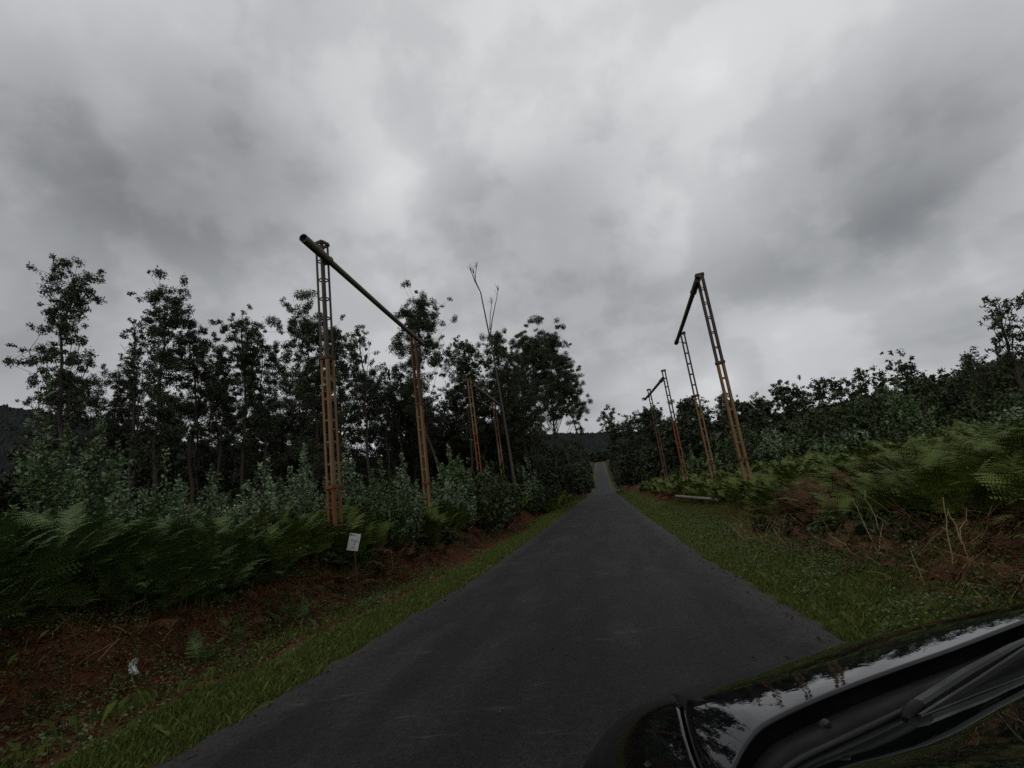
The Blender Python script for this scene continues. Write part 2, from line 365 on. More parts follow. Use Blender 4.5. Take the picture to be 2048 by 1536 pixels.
def leaf_cards(mb, c, d, length, width, tint, rng):
    """diamond shaped leaves: centre points c, pointing along d"""
    n = len(c); d = unit(d); r = unit(rng.normal(size=(n, 3))); s = unit(np.cross(d, r))
    L = np.broadcast_to(length, (n,))[:, None]; W = np.broadcast_to(width, (n,))[:, None]
    v = np.stack([c - d * L * .5, c + s * W * .5 - d * L * .08, c + d * L * .5, c - s * W * .5 - d * L * .08], 1)
    mb.add(v.reshape(-1, 3), np.arange(4 * n).reshape(n, 4), np.repeat(np.broadcast_to(tint, (n,)), 4))

def clump_leaves(mb, centres, radii, per, length, width, rng, flat=0.6, droop=0.4, tb=0.45, tv=0.22):
    m = len(centres); per = np.broadcast_to(per, (m,)); tot = int(per.sum())
    u = unit(rng.normal(size=(tot, 3))); rr = rng.random(tot) ** 0.5 * np.where(rng.random(tot) < .16, 1.35, 1.0)
    u[:, 2] = np.where(u[:, 2] < 0, u[:, 2] * 0.8, u[:, 2])
    ci = np.repeat(np.arange(m), per)
    ax = np.stack([rng.uniform(.7, 1.35, m), rng.uniform(.5, 1.0, m), flat * rng.uniform(.55, 1.25, m)], -1)[ci]
    R = radii[ci][:, None] * rr[:, None] * u * ax; an = rng.uniform(0, 6.28, m)[ci]; ti = rng.normal(0, .45, m)[ci]
    R = np.stack([R[:, 0] * np.cos(ti) - R[:, 2] * np.sin(ti), R[:, 1], R[:, 0] * np.sin(ti) + R[:, 2] * np.cos(ti)], -1)
    R = np.stack([R[:, 0] * np.cos(an) - R[:, 1] * np.sin(an), R[:, 0] * np.sin(an) + R[:, 1] * np.cos(an), R[:, 2]], -1)
    c = centres[ci] + R
    d = u * 0.5 + rng.normal(size=(tot, 3)) * 0.7; d[:, 2] -= droop
    ct = rng.normal(tb, tv * 0.7, m)[ci]
    leaf_cards(mb, c, d, length * rng.uniform(.7, 1.3, tot), width * rng.uniform(.7, 1.3, tot), np.clip(ct + rng.normal(0, tv, tot), 0, 1), rng)

def curve_pts(a, b, n, sag, rng, wig=0.0):
    t = np.linspace(0, 1, n)[:, None]; a = np.asarray(a, float); b = np.asarray(b, float)
    p = a + (b - a) * t
    p[:, 2] += sag * (np.sin(np.pi * t[:, 0]))
    if wig: p[1:-1] += rng.normal(0, wig, (n - 2, 3))
    return p

def eucalypt(name, x, y, h, hb, r, kind, label, cat='tree', group=None, leaf='euc', density=1.0, seed=0, far=False, lean=(0, 0)):
    rng = np.random.default_rng(seed + 1000)
    g = float(gz(x, y)) - 0.1
    root = empty(name, (x, y, g)); tag(root, label, cat, group)
    tr = MB(); cr = MB()
    ls = max(1.0, math.hypot(x, y) / 60.0) if not far else 1.0
    r0 = (0.05 + 0.0045 * h) * ls ** .5
    n = 11; zz = np.linspace(0, 1, n)
    wx = np.cumsum(rng.normal(0, .010, n)) * h; wy = np.cumsum(rng.normal(0, .010, n)) * h
    wx -= wx[0]; wy -= wy[0]
    top = h * (0.95 if kind != 'sparse' else 1.0)
    sp = np.stack([wx - (wx[-1]) * zz + lean[0] * zz * h, wy - wy[-1] * zz + lean[1] * zz * h, zz * top], -1)
    tr.tube(sp, r0 * (1 - zz) ** .85 + 0.018, 6)
    def at(z): return np.array([np.interp(z, sp[:, 2], sp[:, k]) for k in range(3)])
    H = h - hb
    cents = []; rads = []; limbs = []
    def prof(s):  # how far the crown reaches at each height
        if kind == 'umbrella': return r * (1.2 - .62 * s ** 1.5) * (.78 + .32 * np.sin(s * 7 + seed * 2.1))
        if kind == 'dome': return r * 1.15 * np.sqrt(max(.05, 1 - max(0, (s - .25) / .8) ** 2))
        if kind == 'big': return r * 1.05 * np.sqrt(max(.05, 1 - (max(0, s - .4) / .66) ** 2))
        return r * (.35 + .9 * np.sin(np.pi * min(1, .1 + .86 * s)))
    NL = {'umbrella': 21, 'dome': 18, 'big': 100, 'sparse': 14, 'sparse2': 26}[kind]
    if far: NL = max(8, int(NL * .65))
    for i in range(NL):
        s = ((i + rng.uniform(.05, .95)) / NL) ** .85
        a = i * 2.4 + rng.uniform(-.7, .7); q = prof(s) * rng.uniform(.35, .95)
        limbs.append((np.array([q * np.cos(a), q * np.sin(a), hb + H * (.02 + .90 * s)]), r * (.42 if kind != 'big' else .24)))
    limbs.append((np.array([0, 0, hb + .93 * H]), r * .5)); limbs.append((np.array([.2 * r, -.1 * r, hb + .86 * H]), r * .5))
    for k in range(6 if not far else 3):
        z = hb - H * rng.uniform(.0, .7); a = rng.uniform(0, 6.28); q = r * rng.uniform(.15, .75)
        if kind != 'sparse2': limbs.append((np.array([q * np.cos(a), q * np.sin(a), max(z, 1.5)]), r * rng.uniform(.16, .3)))
    for c, sp_ in limbs:
        b0 = at(min(c[2], top))[:2]; c[:2] += b0
        zb = max(0.25 * h, c[2] - .18 * H - np.hypot(*(c[:2] - b0)) * 1.1)
        p0 = at(min(zb, top * .97)); rb = max(.02, np.interp(zb, sp[:, 2], r0 * (1 - zz) ** .85 + .018) * .3)
        tr.tube(curve_pts(p0, c, 5, -.02 * H * rng.random(), rng, .04), np.linspace(rb, .014 if not far else .03, 5), 4, caps=False)
        m = int(rng.integers(5, 10)) if kind in ('umbrella', 'dome', 'big') else int(rng.integers(2, 5))
        for k in range(m):
            e = c + np.array([rng.normal(0, .78), rng.normal(0, .78), rng.normal(.0, .85)]) * sp_
            cents.append(e); rads.append((r * (.06 + .19 * rng.random() ** 1.8) if kind != 'big' else r * (.05 + .12 * rng.random() ** 1.8)) + .10)
            if not far: tr.tube(curve_pts(c, e, 3, 0, rng, .02), [.014, .011, .007], 3, caps=False)
    cents = np.array(cents); rads = np.array(rads)
    if kind == 'sparse':
        for k in range(6):
            p0 = at(h * rng.uniform(.80, .97)); e = p0 + np.array([rng.normal(0, .25), rng.normal(0, .25), rng.uniform(.5, 1.3)])
            tr.tube(curve_pts(p0, e, 4, 0, rng, .03), [.022, .018, .014, .008], 3, caps=False)
    dens = {'umbrella': 1000, 'dome': 1000, 'big': 1000, 'sparse': 1000, 'sparse2': 700}[kind] * density
    if far:
        rads = rads * 1.2
        clump_leaves(cr, cents, rads, np.maximum(8, (dens * .19 * rads ** 2)).astype(int), .34, .14, rng, .9)
    else:
        clump_leaves(cr, cents, rads, np.maximum(10, dens * rads ** 2 / ls ** 1.5).astype(int), .165 * ls, .058 * ls, rng, .85, droop=.7)
    tr.build('trunk', MAT['bark'], root, True); cr.build('crown', MAT[leaf], root)
    return root

def shoots(mbw, mbl, base, n, h, r, lean, leaf_l, leaf_w, per, rng, tb=.5, tv=.2, start=.2):
    """a bushy young plant: upright shoots carrying paired leaves"""
    for i in range(n):
        a = i * 2.4 + rng.uniform(-.4, .4); q = r * np.sqrt((i + .3) / n)
        hh = h * (1 - .5 * (q / (r + 1e-6)) ** 2) * rng.uniform(.6, 1.0) if i else h
        tip = base + np.array([q * np.cos(a) + lean[0] * hh, q * np.sin(a) + lean[1] * hh, hh])
        z0 = 0.0 if i < 3 else hh * rng.uniform(.0, .45)
        st = base + np.array([lean[0] * z0, lean[1] * z0, z0])
        p = curve_pts(st, tip, 6, 0, rng, .02 * h); out = np.array([np.cos(a), np.sin(a), 0]) * q * .25
        p[1:-1] += out * np.sin(np.linspace(0, np.pi, 6))[1:-1, None]
        mbw.tube(p, np.linspace(.014 + .004 * h, .005, 6), 3, caps=False)
        t = start + (1 - start) * rng.random(per) ** .8
        idx = t * 5; k = np.minimum(idx.astype(int), 4); f = (idx - k)[:, None]
        c = p[k] * (1 - f) + p[k + 1] * f
        sd = unit(rng.normal(size=(per, 3)) * np.array([1, 1, .35])); spread = (.06 + .12 * h * (1 - t) ** .7 * .55)[:, None] * rng.uniform(.3, 1.0, (per, 1))
        c = c + sd * spread
        d = sd + np.array([0, 0, .45]) + rng.normal(0, .35, (per, 3))
        tn = np.clip(rng.normal(tb, .1) + rng.normal(0, tv, per) + .15 * (t - .6), 0, 1)
        leaf_cards(mbl, c, d, leaf_l * rng.uniform(.5, 1.3, per), leaf_w * rng.uniform(.5, 1.3, per), tn, rng)

def sapling(x, y, h, r, label, leaf='sap', seed=0, dist=15.0, group=None, name='eucalyptus_sapling', cat='sapling', bush=False):
    rng = np.random.default_rng(seed + 50); g = float(gz(x, y)) - .05
    root = empty(name, (x, y, g)); tag(root, label, cat, group)
    w_, l_ = MB(), MB()
    k = np.clip(dist / 15.0, .9, 2.4)
    n = int(np.clip(12 + 10 * r * (1.6 if bush else 1), 14, 44)); per = int((120 if bush else 105) * min(1.6, h / 2.2) / k ** .5 * (1.0 if dist < 20 else .6))
    shoots(w_, l_, np.zeros(3), n, h, r, (rng.normal(0, .06), rng.normal(0, .06)), .115 * k, .06 * k, per, rng, tb=float(rng.uniform(.3, .6)), tv=.26, start=.12)
    w_.build('stem', MAT['bark'], root); l_.build('foliage', MAT[leaf], root)
    return root

def fronds(mb, base, az, lean, L, curl, rng, mode='full', K=18, tb=.5, tv=.15):
    """bracken fronds: an arching stalk with a triangular, feathered blade"""
    N = len(base); M = 16
    s = np.linspace(0, 1, M); ph = lean[:, None] + curl[:, None] * s[None, :] ** 1.7
    hx = np.stack([np.cos(az), np.sin(az), 0 * az], -1)
    T = np.sin(ph)[..., None] * hx[:, None, :] + np.cos(ph)[..., None] * np.array([0, 0, 1.0])
    P = base[:, None, :] + np.concatenate([np.zeros((N, 1, 3)), np.cumsum((T[:, 1:] + T[:, :-1]) * .5, 1)], 1) * (L / (M - 1))[:, None, None]
    S = np.stack([-np.sin(az), np.cos(az), 0 * az], -1)
    tint = np.clip(rng.normal(tb, tv, N), 0, 1)
    # stalk as a narrow strip
    step = 3 if mode != 'far' else 5
    Ps = P[:, ::step]; m_ = Ps.shape[1]; wv = (np.linspace(.007, .002, m_))[None, :, None] * (1.3 if mode != 'full' else 1)
    V = np.stack([Ps + S[:, None] * wv, Ps - S[:, None] * wv], 2)
    i = np.arange(N)[:, None] * (m_ * 2) + np.arange(m_ - 1)[None, :] * 2
    mb.add(V.reshape(-1, 3), np.stack([i, i + 1, i + 3, i + 2], -1).reshape(-1, 4), np.repeat(np.clip(tint - .2, 0, 1), m_ * 2))
    u = np.linspace(0, 1, K) ** .9; ss = .30 + .68 * u; idx = ss * (M - 1); k0 = np.minimum(idx.astype(int), M - 2); f = (idx - k0)[None, :, None]
    B = P[:, k0] * (1 - f) + P[:, k0 + 1] * f; Tk = T[:, k0]
    Nn = np.cross(Tk, np.broadcast_to(S[:, None], Tk.shape))
    pl = (L * .31)[:, None] * (1.02 - u[None, :]) ** .8 * rng.uniform(.85, 1.1, (N, K))
    for sd in (-1, 1):
        D = unit(S[:, None] * sd * .86 + Tk * .42 - np.array([0, 0, .16]) + rng.normal(0, .07, (N, K, 3)))
        E = unit(np.cross(Nn, D))
        if mode == 'full':
            Q = 7; q = (np.arange(Q) + .35) / Q
            for e in (-1, 1):
                C = B[:, :, None] + D[:, :, None] * (pl[:, :, None] * q)[..., None]
                ln = pl[:, :, None] * .17 * (1.08 - q) ** .5; wd = pl[:, :, None] / Q * .40
                tip = C + (E[:, :, None] * e * .9 + D[:, :, None] * .45) * ln[..., None]
                a = C - D[:, :, None] * wd[..., None]; b = C + D[:, :, None] * wd[..., None]
                V = np.stack([a, b, tip], -2).reshape(-1, 3)
                mb.add(V, np.arange(len(V)).reshape(-1, 3), np.repeat(np.clip(np.repeat(tint, K * Q) + rng.normal(0, .06, N * K * Q), 0, 1), 3))
        else:
            w_ = (.15 if mode == 'mid' else .30) * pl[..., None]
            mid = B + D * pl[..., None] * .35
            V = np.stack([B, mid + E * w_, B + D * pl[..., None], mid - E * w_], 2).reshape(-1, 3)
            mb.add(V, np.arange(len(V)).reshape(-1, 4), np.repeat(np.clip(np.repeat(tint, K) + rng.normal(0, .06, N * K), 0, 1), 4))

def fern_patch(mb, pts, hscale, nf, mode, rng, tb=.5, K=18, lean0=.28, outward=None):
    n = len(pts); b = np.repeat(pts, nf, 0); az = rng.uniform(0, 2 * np.pi, n * nf)
    b = b + np.stack([np.cos(az), np.sin(az), 0 * az], -1) * rng.uniform(.02, .16, (n * nf, 1))
    L = np.repeat(hscale, nf) * rng.uniform(.75, 1.15, n * nf)
    fronds(mb, b, az, rng.uniform(.08, lean0 + .15, n * nf), L, rng.uniform(.9, 1.75, n * nf), rng, mode, K, tb, .17)

def scatter(n, x0, x1, y0, y1, rng, keep=None):
    x = rng.uniform(x0, x1, n); y = rng.uniform(y0, y1, n)
    if keep is not None:
        k = keep(x, y); x, y = x[k], y[k]
    return np.stack([x, y, gz(x, y)], -1)

# ------------------------------------------------------------------ where the trees stand: x, y, height, crown base height, crown radius, habit, description
LEFT_TREES = [
    (-27.5, 20.0, 16.8, 8.0, 1.5, 'umbrella', 'tallest eucalyptus at the left end of the left tree row, tufted crown widening downward'),
    (-28.8, 24.8, 15.3, 9.8, 0.53, 'sparse', 'thin sparse eucalyptus with bare top twigs right of the tallest one'),
    (-26.3, 24.6, 16.8, 10.2, 1.75, 'umbrella', 'second tallest eucalyptus on the left, rounded top tuft over a layered crown'),
    (-25.8, 26.6, 14.6, 10.0, 1.33, 'dome', 'flat domed eucalyptus crowding the right side of the second tallest eucalyptus'),
    (-24.4, 29.2, 16.6, 10.6, 1.19, 'umbrella', 'eucalyptus with pointed tufted top midway between second tallest tree and nearest left mast'),
    (-26.7, 29.8, 14.3, 9.6, 0.98, 'dome', 'low dark eucalyptus filling the gap before the pointed tufted eucalyptus'),
    (-23.9, 30.8, 14.4, 10.1, 1.32, 'dome', 'broad round-topped eucalyptus left of the nearest left mast'),
    (-20.9, 31.8, 16.9, 9.7, 2.4, 'umbrella', 'spreading eucalyptus rising directly behind the nearest left mast'),
    (-20.2, 34.5, 16.4, 10.6, 1.52, 'dome', 'dense eucalyptus crown just right of the nearest left mast'),
    (-18.3, 35.6, 16.4, 11.7, 1.07, 'sparse', 'open thin eucalyptus standing alone against sky under the long left pipe'),
    (-18.4, 40.0, 13.8, 9.9, 1.00, 'sparse', 'short wispy eucalyptus left of the second left mast, slim crown'),
    (-17.5, 41.4, 14.2, 10.0, 0.85, 'sparse', 'short wispy eucalyptus with bare twigs touching the second left mast'),
    (-14.1, 39.6, 19.1, 12.9, 2.70, 'umbrella', 'wide umbrella-crowned eucalyptus behind the top of the second left mast'),
    (-11.4, 42.5, 15.8, 10.2, 1.75, 'umbrella', 'eucalyptus with broken crown between the umbrella-crowned tree and the dead snag'),
    (-8.4, 45.2, 16.9, 11.0, 1.85, 'umbrella', 'eucalyptus with open leafy crown behind the leaning bare snag'),
    (-7.6, 83.0, 30.2, 14.0, 5.7, 'big', 'largest dense dark eucalyptus at the right end of the left tree row'),
    (-5.5, 126.0, 35.0, 20.5, 3.6, 'umbrella', 'slim eucalyptus on the roadside edge of the largest dark tree'),
]
BACK_TREES = [
    (-42.9, 29.5, 14.2, 9.8, 0.96),
    (-44.1, 31.8, 16.4, 11.5, 0.90),
    (-40.7, 30.2, 14.9, 10.3, 1.29),
    (-37.3, 29.4, 13.4, 9.1, 1.11),
    (-41.3, 33.9, 13.9, 9.0, 1.22),
    (-39.5, 33.7, 16.0, 11.0, 1.36),
    (-38.0, 33.6, 15.8, 10.9, 1.42),
    (-40.2, 37.8, 14.5, 9.1, 1.51),
    (-39.7, 38.6, 14.8, 9.3, 1.40),
    (-33.4, 34.7, 15.0, 10.1, 1.12),
    (-33.0, 36.2, 14.3, 9.2, 1.44),
    (-34.2, 38.9, 15.2, 9.8, 1.39),
    (-35.3, 42.5, 14.4, 8.6, 1.74),
    (-29.2, 37.6, 12.2, 7.1, 1.54),
    (-30.5, 41.7, 13.2, 7.7, 1.88),
    (-29.4, 42.6, 15.8, 10.0, 1.90),
    (-30.7, 46.7, 17.6, 11.2, 2.11),
    (-25.2, 40.3, 12.6, 7.3, 1.52),
    (-23.1, 40.3, 12.4, 7.1, 1.82),
    (-22.7, 43.8, 15.5, 9.7, 1.90),
    (-24.0, 50.6, 13.7, 7.2, 2.00),
    (-18.9, 42.3, 14.3, 8.8, 1.76),
    (-18.1, 44.0, 13.5, 7.8, 1.83),
    (-19.7, 52.0, 13.6, 7.1, 1.90),
    (-15.3, 48.9, 14.2, 8.1, 1.90),
    (-14.2, 50.2, 13.5, 7.3, 2.02),
    (-12.2, 51.8, 13.8, 7.5, 1.97),
    (-10.8, 50.1, 14.1, 7.9, 2.33),
    (-8.5, 51.1, 15.2, 8.9, 1.92),
    (-6.9, 46.1, 12.7, 7.2, 1.86),
]
SAPLINGS = [
    (-13.9, 9.8, 5.3, 2.4, 0.37, 'tall bluish-green eucalyptus sapling at far left in front of the tallest eucalyptus'),
    (-14.8, 12.0, 5.1, 2.3, 0.61, 'wide dull green eucalyptus sapling beneath the tallest eucalyptus'),
    (-10.6, 9.2, 2.7, 1.6, 0.35, 'pale silvery sapling left of the leafy green sapling'),
    (-10.5, 10.0, 2.9, 1.5, 0.46, 'leafy fresh green sapling above the left ferns'),
    (-10.1, 11.1, 2.7, 1.5, 0.32, 'pointed silvery sapling between fresh green sapling and nearest left mast'),
    (-9.5, 9.6, 2.2, 1.5, 0.36, 'low pale green sapling beside the pointed silvery sapling'),
    (-9.7, 12.7, 3.0, 1.3, 0.62, 'grey-green bushy sapling left of the nearest left mast'),
    (-9.6, 14.0, 3.5, 1.3, 0.61, 'round grey-green sapling touching the left side of the nearest left mast'),
    (-8.7, 10.4, 2.0, 1.3, 0.44, 'short silver-leaved sapling poking out of the left ferns'),
    (-8.9, 15.6, 3.9, 1.5, 0.55, 'upright sapling rising just behind the nearest left mast on its right'),
    (-7.8, 16.2, 3.2, 1.2, 0.80, 'bushy green sapling midway between the first two left masts'),
    (-7.5, 17.5, 3.6, 1.2, 0.58, 'grey-tipped sapling touching the second left mast'),
    (-8.9, 28.6, 4.9, 2.4, 1.0, 'rounded yellow-green shrub between second and third left masts'),
    (-8.0, 23.5, 2.8, 1.1, 0.75, 'blue-grey sapling below the rounded yellow-green shrub'),
    (-7.4, 24.6, 2.8, 1.4, 0.6, 'small blue-grey sapling left of the far left portal'),
    (-6.9, 45.5, 6.0, 2.2, 1.1, 'grey-green sapling under the largest dark eucalyptus'),
    (-7.2, 30.5, 2.6, 1.3, 0.6, 'low pale sapling at the foot of the far left portal'),
    (10.9, 32.2, 3.6, 0.7, 0.88, 'pale sapling right of the nearest right mast'),
    (11.5, 27.7, 2.0, 0.3, 0.79, 'low rounded green sapling behind the right ferns'),
    (13.7, 28.9, 2.3, 0.3, 0.79, 'pale grey-green sapling in the middle of the right bank'),
    (16.8, 29.6, 4.5, 0.3, 1.03, 'taller dark green sapling standing out before the right treeline'),
    (13.5, 22.2, 1.4, 0.3, 0.63, 'spreading pale sapling at the upper right fern slope'),
    (14.4, 19.2, 1.9, 0.4, 0.59, 'pale bushy sapling at the right edge of the picture above ferns'),
    (14.6, 21.5, 1.4, 0.3, 0.53, 'short grey-green sapling left of the right edge sapling'),
    (8.7, 39.0, 2.3, 0.3, 0.92, 'small bushy sapling between the masts of the near right portal'),
    (8.9, 49.2, 3.7, 0.5, 1.10, 'dark bushy sapling behind the far right portal'),
]
RIGHT_TREES = [
    (18.4, 23.7, 6.4, 3.0, 0.56, 'sparse2', 'tall airy young eucalyptus near the right edge'),
    (19.8, 23.8, 6.4, 2.7, 0.57, 'sparse2', 'airy young eucalyptus cut by the right edge of the picture'),
    (20.8, 29.4, 4.7, 2.3, 0.62, 'sparse2', 'short cone-shaped young eucalyptus left of the tall airy pair'),
    (3.3, 110.0, 18.1, 11.7, 1.81, 'umbrella', 'tufted tree right beside the far end of the road'),
    (6.2, 109.8, 14.6, 9.2, 2.00, 'dome', 'low round tree second from the far road end on its right'),
    (9.2, 104.6, 14.7, 9.1, 1.67, 'dome', 'round dark tree left of the far right portal'),
    (11.7, 99.3, 14.8, 8.2, 1.96, 'big', 'taller dark tree seen between the far right masts'),
    (14.3, 93.9, 11.2, 6.2, 1.99, 'dome', 'round low treetop right of the farthest mast'),
    (18.6, 88.1, 11.9, 6.6, 1.65, 'umbrella', 'tufted tree behind the second near right mast'),
    (21.1, 82.3, 11.5, 6.2, 1.21, 'umbrella', 'small tufted tree between the near right masts'),
    (23.0, 81.8, 9.7, 4.9, 1.47, 'dome', 'low tree just left of the nearest right mast'),
    (24.6, 76.1, 9.4, 4.6, 1.14, 'dome', 'round treetop immediately right of the nearest right mast'),
    (27.0, 73.2, 9.9, 4.3, 1.25, 'umbrella', 'tufted tree standing out on the right treeline'),
    (29.3, 72.3, 8.2, 3.5, 1.20, 'dome', 'low flat crown between two tufted trees on the right treeline'),
    (30.7, 69.5, 8.6, 2.8, 1.24, 'umbrella', 'wide tufted crown on the right treeline'),
    (31.4, 67.0, 8.2, 2.3, 0.96, 'umbrella', 'narrow tufted crown below the highest part of the right treeline'),
    (32.6, 66.4, 7.8, 1.9, 0.94, 'sparse', 'thin open crown on the right treeline'),
    (33.2, 63.9, 7.8, 1.4, 1.08, 'umbrella', 'leafy crown left of the highest right treeline tree'),
    (33.8, 61.3, 7.0, 0.9, 1.01, 'umbrella', 'crown touching the left side of the highest right treeline tree'),
    (34.5, 58.6, 7.6, 1.5, 1.20, 'umbrella', 'highest umbrella crown of the right treeline'),
    (35.7, 57.9, 5.7, 0.5, 1.07, 'umbrella', 'wide leaning crown at the right end of the treeline'),
]

# ------------------------------------------------------------------ trees
for i, (x, y, h, hb, r, kind, lab) in enumerate(LEFT_TREES):
    eucalypt('eucalyptus_tree', x, y, h, hb, r, kind, lab, group='eucalyptus trees of the left row', seed=i)
for i, (x, y, h, hb, r) in enumerate(BACK_TREES):
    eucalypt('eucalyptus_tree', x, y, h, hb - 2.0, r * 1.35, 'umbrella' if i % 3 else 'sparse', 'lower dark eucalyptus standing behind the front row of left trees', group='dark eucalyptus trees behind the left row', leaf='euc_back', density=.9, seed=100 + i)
GREEN = ('tall bluish-green', 'leafy fresh green', 'wide dull green', 'rounded yellow-green', 'taller dark green', 'low rounded green', 'bushy green', 'small bushy', 'dark bushy')
for i, (x, y, h, hb, r, lab) in enumerate(SAPLINGS):
    green = lab.startswith(GREEN)
    sh = 'shrub' in lab
    sapling(x, y, h, r * 1.25 + .12, lab, 'sapgreen' if green else 'sap', seed=i, dist=math.hypot(x, y), group='young eucalyptus and shrubs', name='shrub' if sh else 'eucalyptus_sapling', cat='shrub' if sh else 'sapling', bush=sh)
for i, (x, y, h, hb, r, kind, lab) in enumerate(RIGHT_TREES):
    eucalypt('eucalyptus_tree', x, y, h, hb, r * (1.0 if kind == 'sparse2' else 1.25), kind, lab, group='trees along the right skyline', seed=200 + i, far=kind != 'sparse2', density=1.0)

def build_snag():
    rng = np.random.default_rng(5)
    gx, gy = -7.15, 39.3; g = float(gz(gx, gy)) - .1
    root = empty('dead_tree', (gx, gy, g)); tag(root, 'tall bare dead snag with fine grey twigs leaning left above the left trees', 'dead tree', None)
    o = np.array([gx, gy, g]); tb = MB()
    main = np.array([[-7.15, 39.3, g], [-7.42, 39.3, 7.3], [-7.6, 39.27, 12.1], [-7.78, 39.24, 15.0], [-8.09, 39.17, 19.5], [-8.47, 39.09, 20.6]]) - o
    tb.tube(main, [.12, .10, .085, .07, .055, .04], 6)
    def branch(a, pts, r0):
        p = np.array([a] + pts, float) - o; n = len(p)
        br = MB(); br.tube(p, np.linspace(r0, .018, n), 4, caps=False)
        for k in range(9):
            s = rng.uniform(.45, 1); q = p[-1] * s + p[-2] * (1 - s); e = q + np.array([rng.normal(0, .13), rng.normal(0, .13), rng.uniform(.25, .75)])
            br.tube(curve_pts(q, e, 4, 0, rng, .015), [.02, .016, .013, .009], 3, caps=False)
        br.build('branch', MAT['snag'], root)
    fork = [-7.78, 39.24, 15.1]
    ends = [branch(fork, [[-7.35, 39.3, 16.8], [-6.9, 39.4, 18.2], [-6.42, 39.48, 19.7]], .06),
            branch([-7.7, 39.25, 15.8], [[-7.5, 39.3, 17.2], [-7.15, 39.36, 18.6]], .045),
            branch([-8.47, 39.09, 20.6], [[-8.62, 39.05, 21.3], [-8.78, 39.0, 21.9]], .045),
            branch([-8.47, 39.09, 20.6], [[-8.3, 39.12, 21.4], [-8.16, 39.16, 22.1]], .045),
            branch([-8.09, 39.17, 19.5], [[-8.4, 39.2, 20.6], [-8.55, 39.1, 21.6]], .04)]
    for k in range(6):
        z = rng.uniform(8, 14); a = np.array([np.interp(z, main[:, 2], main[:, j]) for j in range(3)])
        tb.tube(curve_pts(a, a + np.array([rng.normal(0, .4), rng.normal(0, .3), rng.uniform(.3, .9)]), 4, 0, rng, .03), [.03, .022, .016, .01], 3, caps=False)
    tb.build('trunk', MAT['snag'], root, True)
build_snag()

